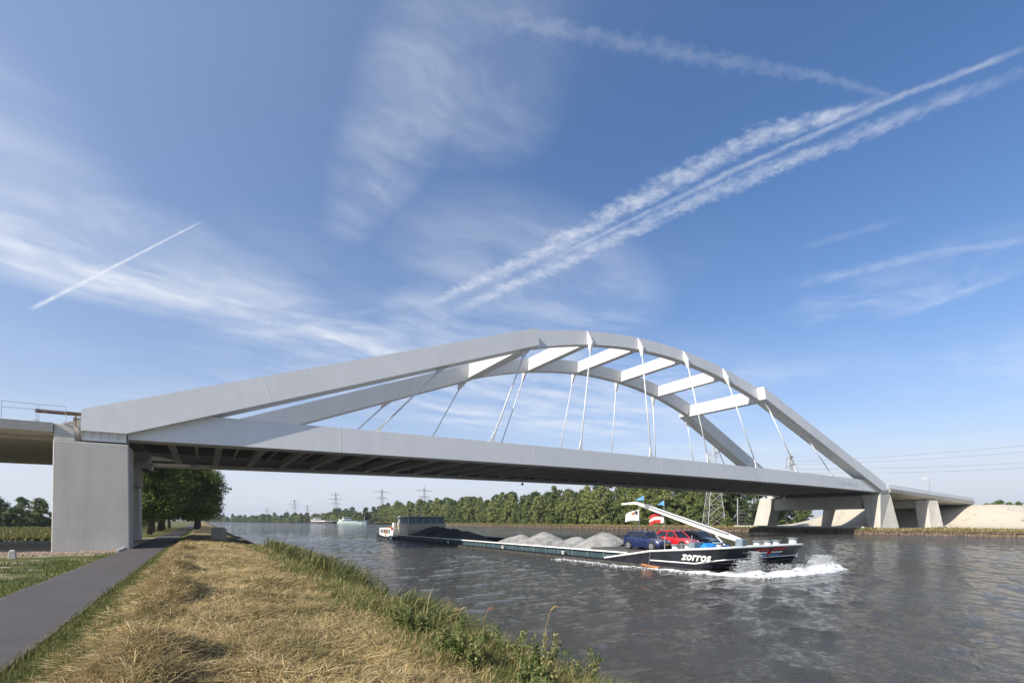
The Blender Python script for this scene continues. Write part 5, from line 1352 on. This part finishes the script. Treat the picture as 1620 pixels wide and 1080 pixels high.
for lb, kd, u, Yd, sc in (('tall distant three armed pylon above the pale green moored barge', K3, 531, 770, 1.0), ('two armed pylon left of the one rising over the end of the wood', K2, 604, 640, 1.0), ('nearest distant pylon, rising over the left end of the wood', K2, 671, 610, 1.0),
                          ('mid distance pylon over the open water between the far pylons', K3, 466, 1030, 1.0), ('small pylon right of the mid distance pylon over the water', K2, 486, 1330, 1.0), ('tiny leftmost pylon of the distant row', K2, 422, 1650, 1.0), ('tiny pylon second from the left in the distant row', K2, 432, 2300, 1.0), ('tiny pylon third from the left in the distant row', K2, 454, 1900, 1.0)):
    x, y = on_ray(u, Yd); pylon(lb, kd, x, y, sc, R(20))
KB = pylon_meshes(30, 5.6, [(21.5, 7.5), (26, 5.5)], 0.085)
pylon('lattice pylon on the far bank, its legs seen under the bridge deck', KB, 141.8, 99.3, 0.92, R(55), 'pylons behind the bridge', 1.0)
KC = pylon_meshes(36, 7.0, [(29.5, 9.5), (33.5, 7)], 0.16)
pylon('pylon top showing just above the girder near the right hangers', KC, 249.6, 131.5, 1.0, R(40), 'pylons behind the bridge', 1.0)
# cables running right from the pylon behind the bridge
ca, sa = math.cos(R(40)), math.sin(R(40))
for k_, (off, z0_, z1_, lb) in enumerate(((-9.5, 28.0, 36.0, 'second lowest'), (9.5, 28.0, 34.0, 'lowest'), (-7.0, 32.0, 48.0, 'topmost'), (7.0, 32.0, 44.0, 'second highest'))):
    a = Vector((249.6 + off * ca, 131.5 + off * sa, z0_)); b = Vector((330 + off * ca, -60 + off * sa, z1_))
    pts = [a.lerp(b, q) - Vector((0, 0, 10.0 * 4 * q * (1 - q) * 0.55)) for q in np.linspace(0, 1, 24)]
    o = MB().tube(pts, 0.04, 4).build('power_cable', M['wire'])
    tag(o, lb + ' of the thin power cables crossing the sky at the right', 'cable', 'power cables at the right')
# poles and a wire mesh frame on the far bank left of the leaning pier
fr_ = thing('mesh_frame', 'tall pole and wire mesh frame left of the leaning far pier', 'frame', (150, 92, 1))
for (x, y, h_) in ((149, 95.5, 10.5), (152, 89.0, 9.5), (153.5, 87.5, 9.5)): MB().tube([(x, y, 0.9), (x, y, h_)], 0.16, 8).build('pole', M['pylon'], fr_)
for k_ in range(7): MB().tube([(149, 95.5, 1.2 + k_ * 1.1), (152, 89.0, 1.2 + k_ * 1.1)], 0.035, 3).build('mesh_wire', M['pylon'], fr_)
for k_ in range(12): MB().tube([Vector((149, 95.5, 1.0)).lerp(Vector((152, 89, 1.0)), k_ / 11), Vector((149, 95.5, 8.0)).lerp(Vector((152, 89, 8.0)), k_ / 11)], 0.03, 3).build('mesh_wire', M['pylon'], fr_)
for dx_ in (-1, 1): MB().tube([(149, 95.5, 6.0), (149 + dx_ * 1.0, 95.5 + 3.4, 1.0)], 0.07, 4).build('brace', M['pylon'], fr_)
# lamp post on the right viaduct
lp = thing('lamp_post', 'slim street lamp standing on the right approach viaduct', 'street lamp', (181, 55.0, 10.4))
MB().tube([(181, 55.0, 10.4), (181, 55.0, 15.6)], [0.09, 0.06], 8).build('pole', M['galv'], lp)
MB().tube([(181, 55.0, 15.55), (181, 56.2, 15.75)], 0.05, 6).build('arm', M['galv'], lp)
MB().box(180.8, 181.2, 55.6, 56.6, 15.62, 15.85).build('lamp_head', M['white'], lp, bevel=0.04)

# ------------------------------------------------------------------ summer haze in the air
hzm = bpy.data.materials.new('summer_haze'); hzm.use_nodes = True
hn = hzm.node_tree; hn.nodes.clear()
vo = hn.nodes.new('ShaderNodeVolumePrincipled'); vo.inputs['Color'].default_value = (0.80, 0.86, 0.95, 1); vo.inputs['Density'].default_value = 0.00016; vo.inputs['Anisotropy'].default_value = 0.3
ho = hn.nodes.new('ShaderNodeOutputMaterial'); hn.links.new(vo.outputs[0], ho.inputs['Volume'])
kind(MB().box(-1650, 2650, -320, 3300, -5.2, 60).build('haze', hzm), 'stuff', 'thin summer haze over the far shore')
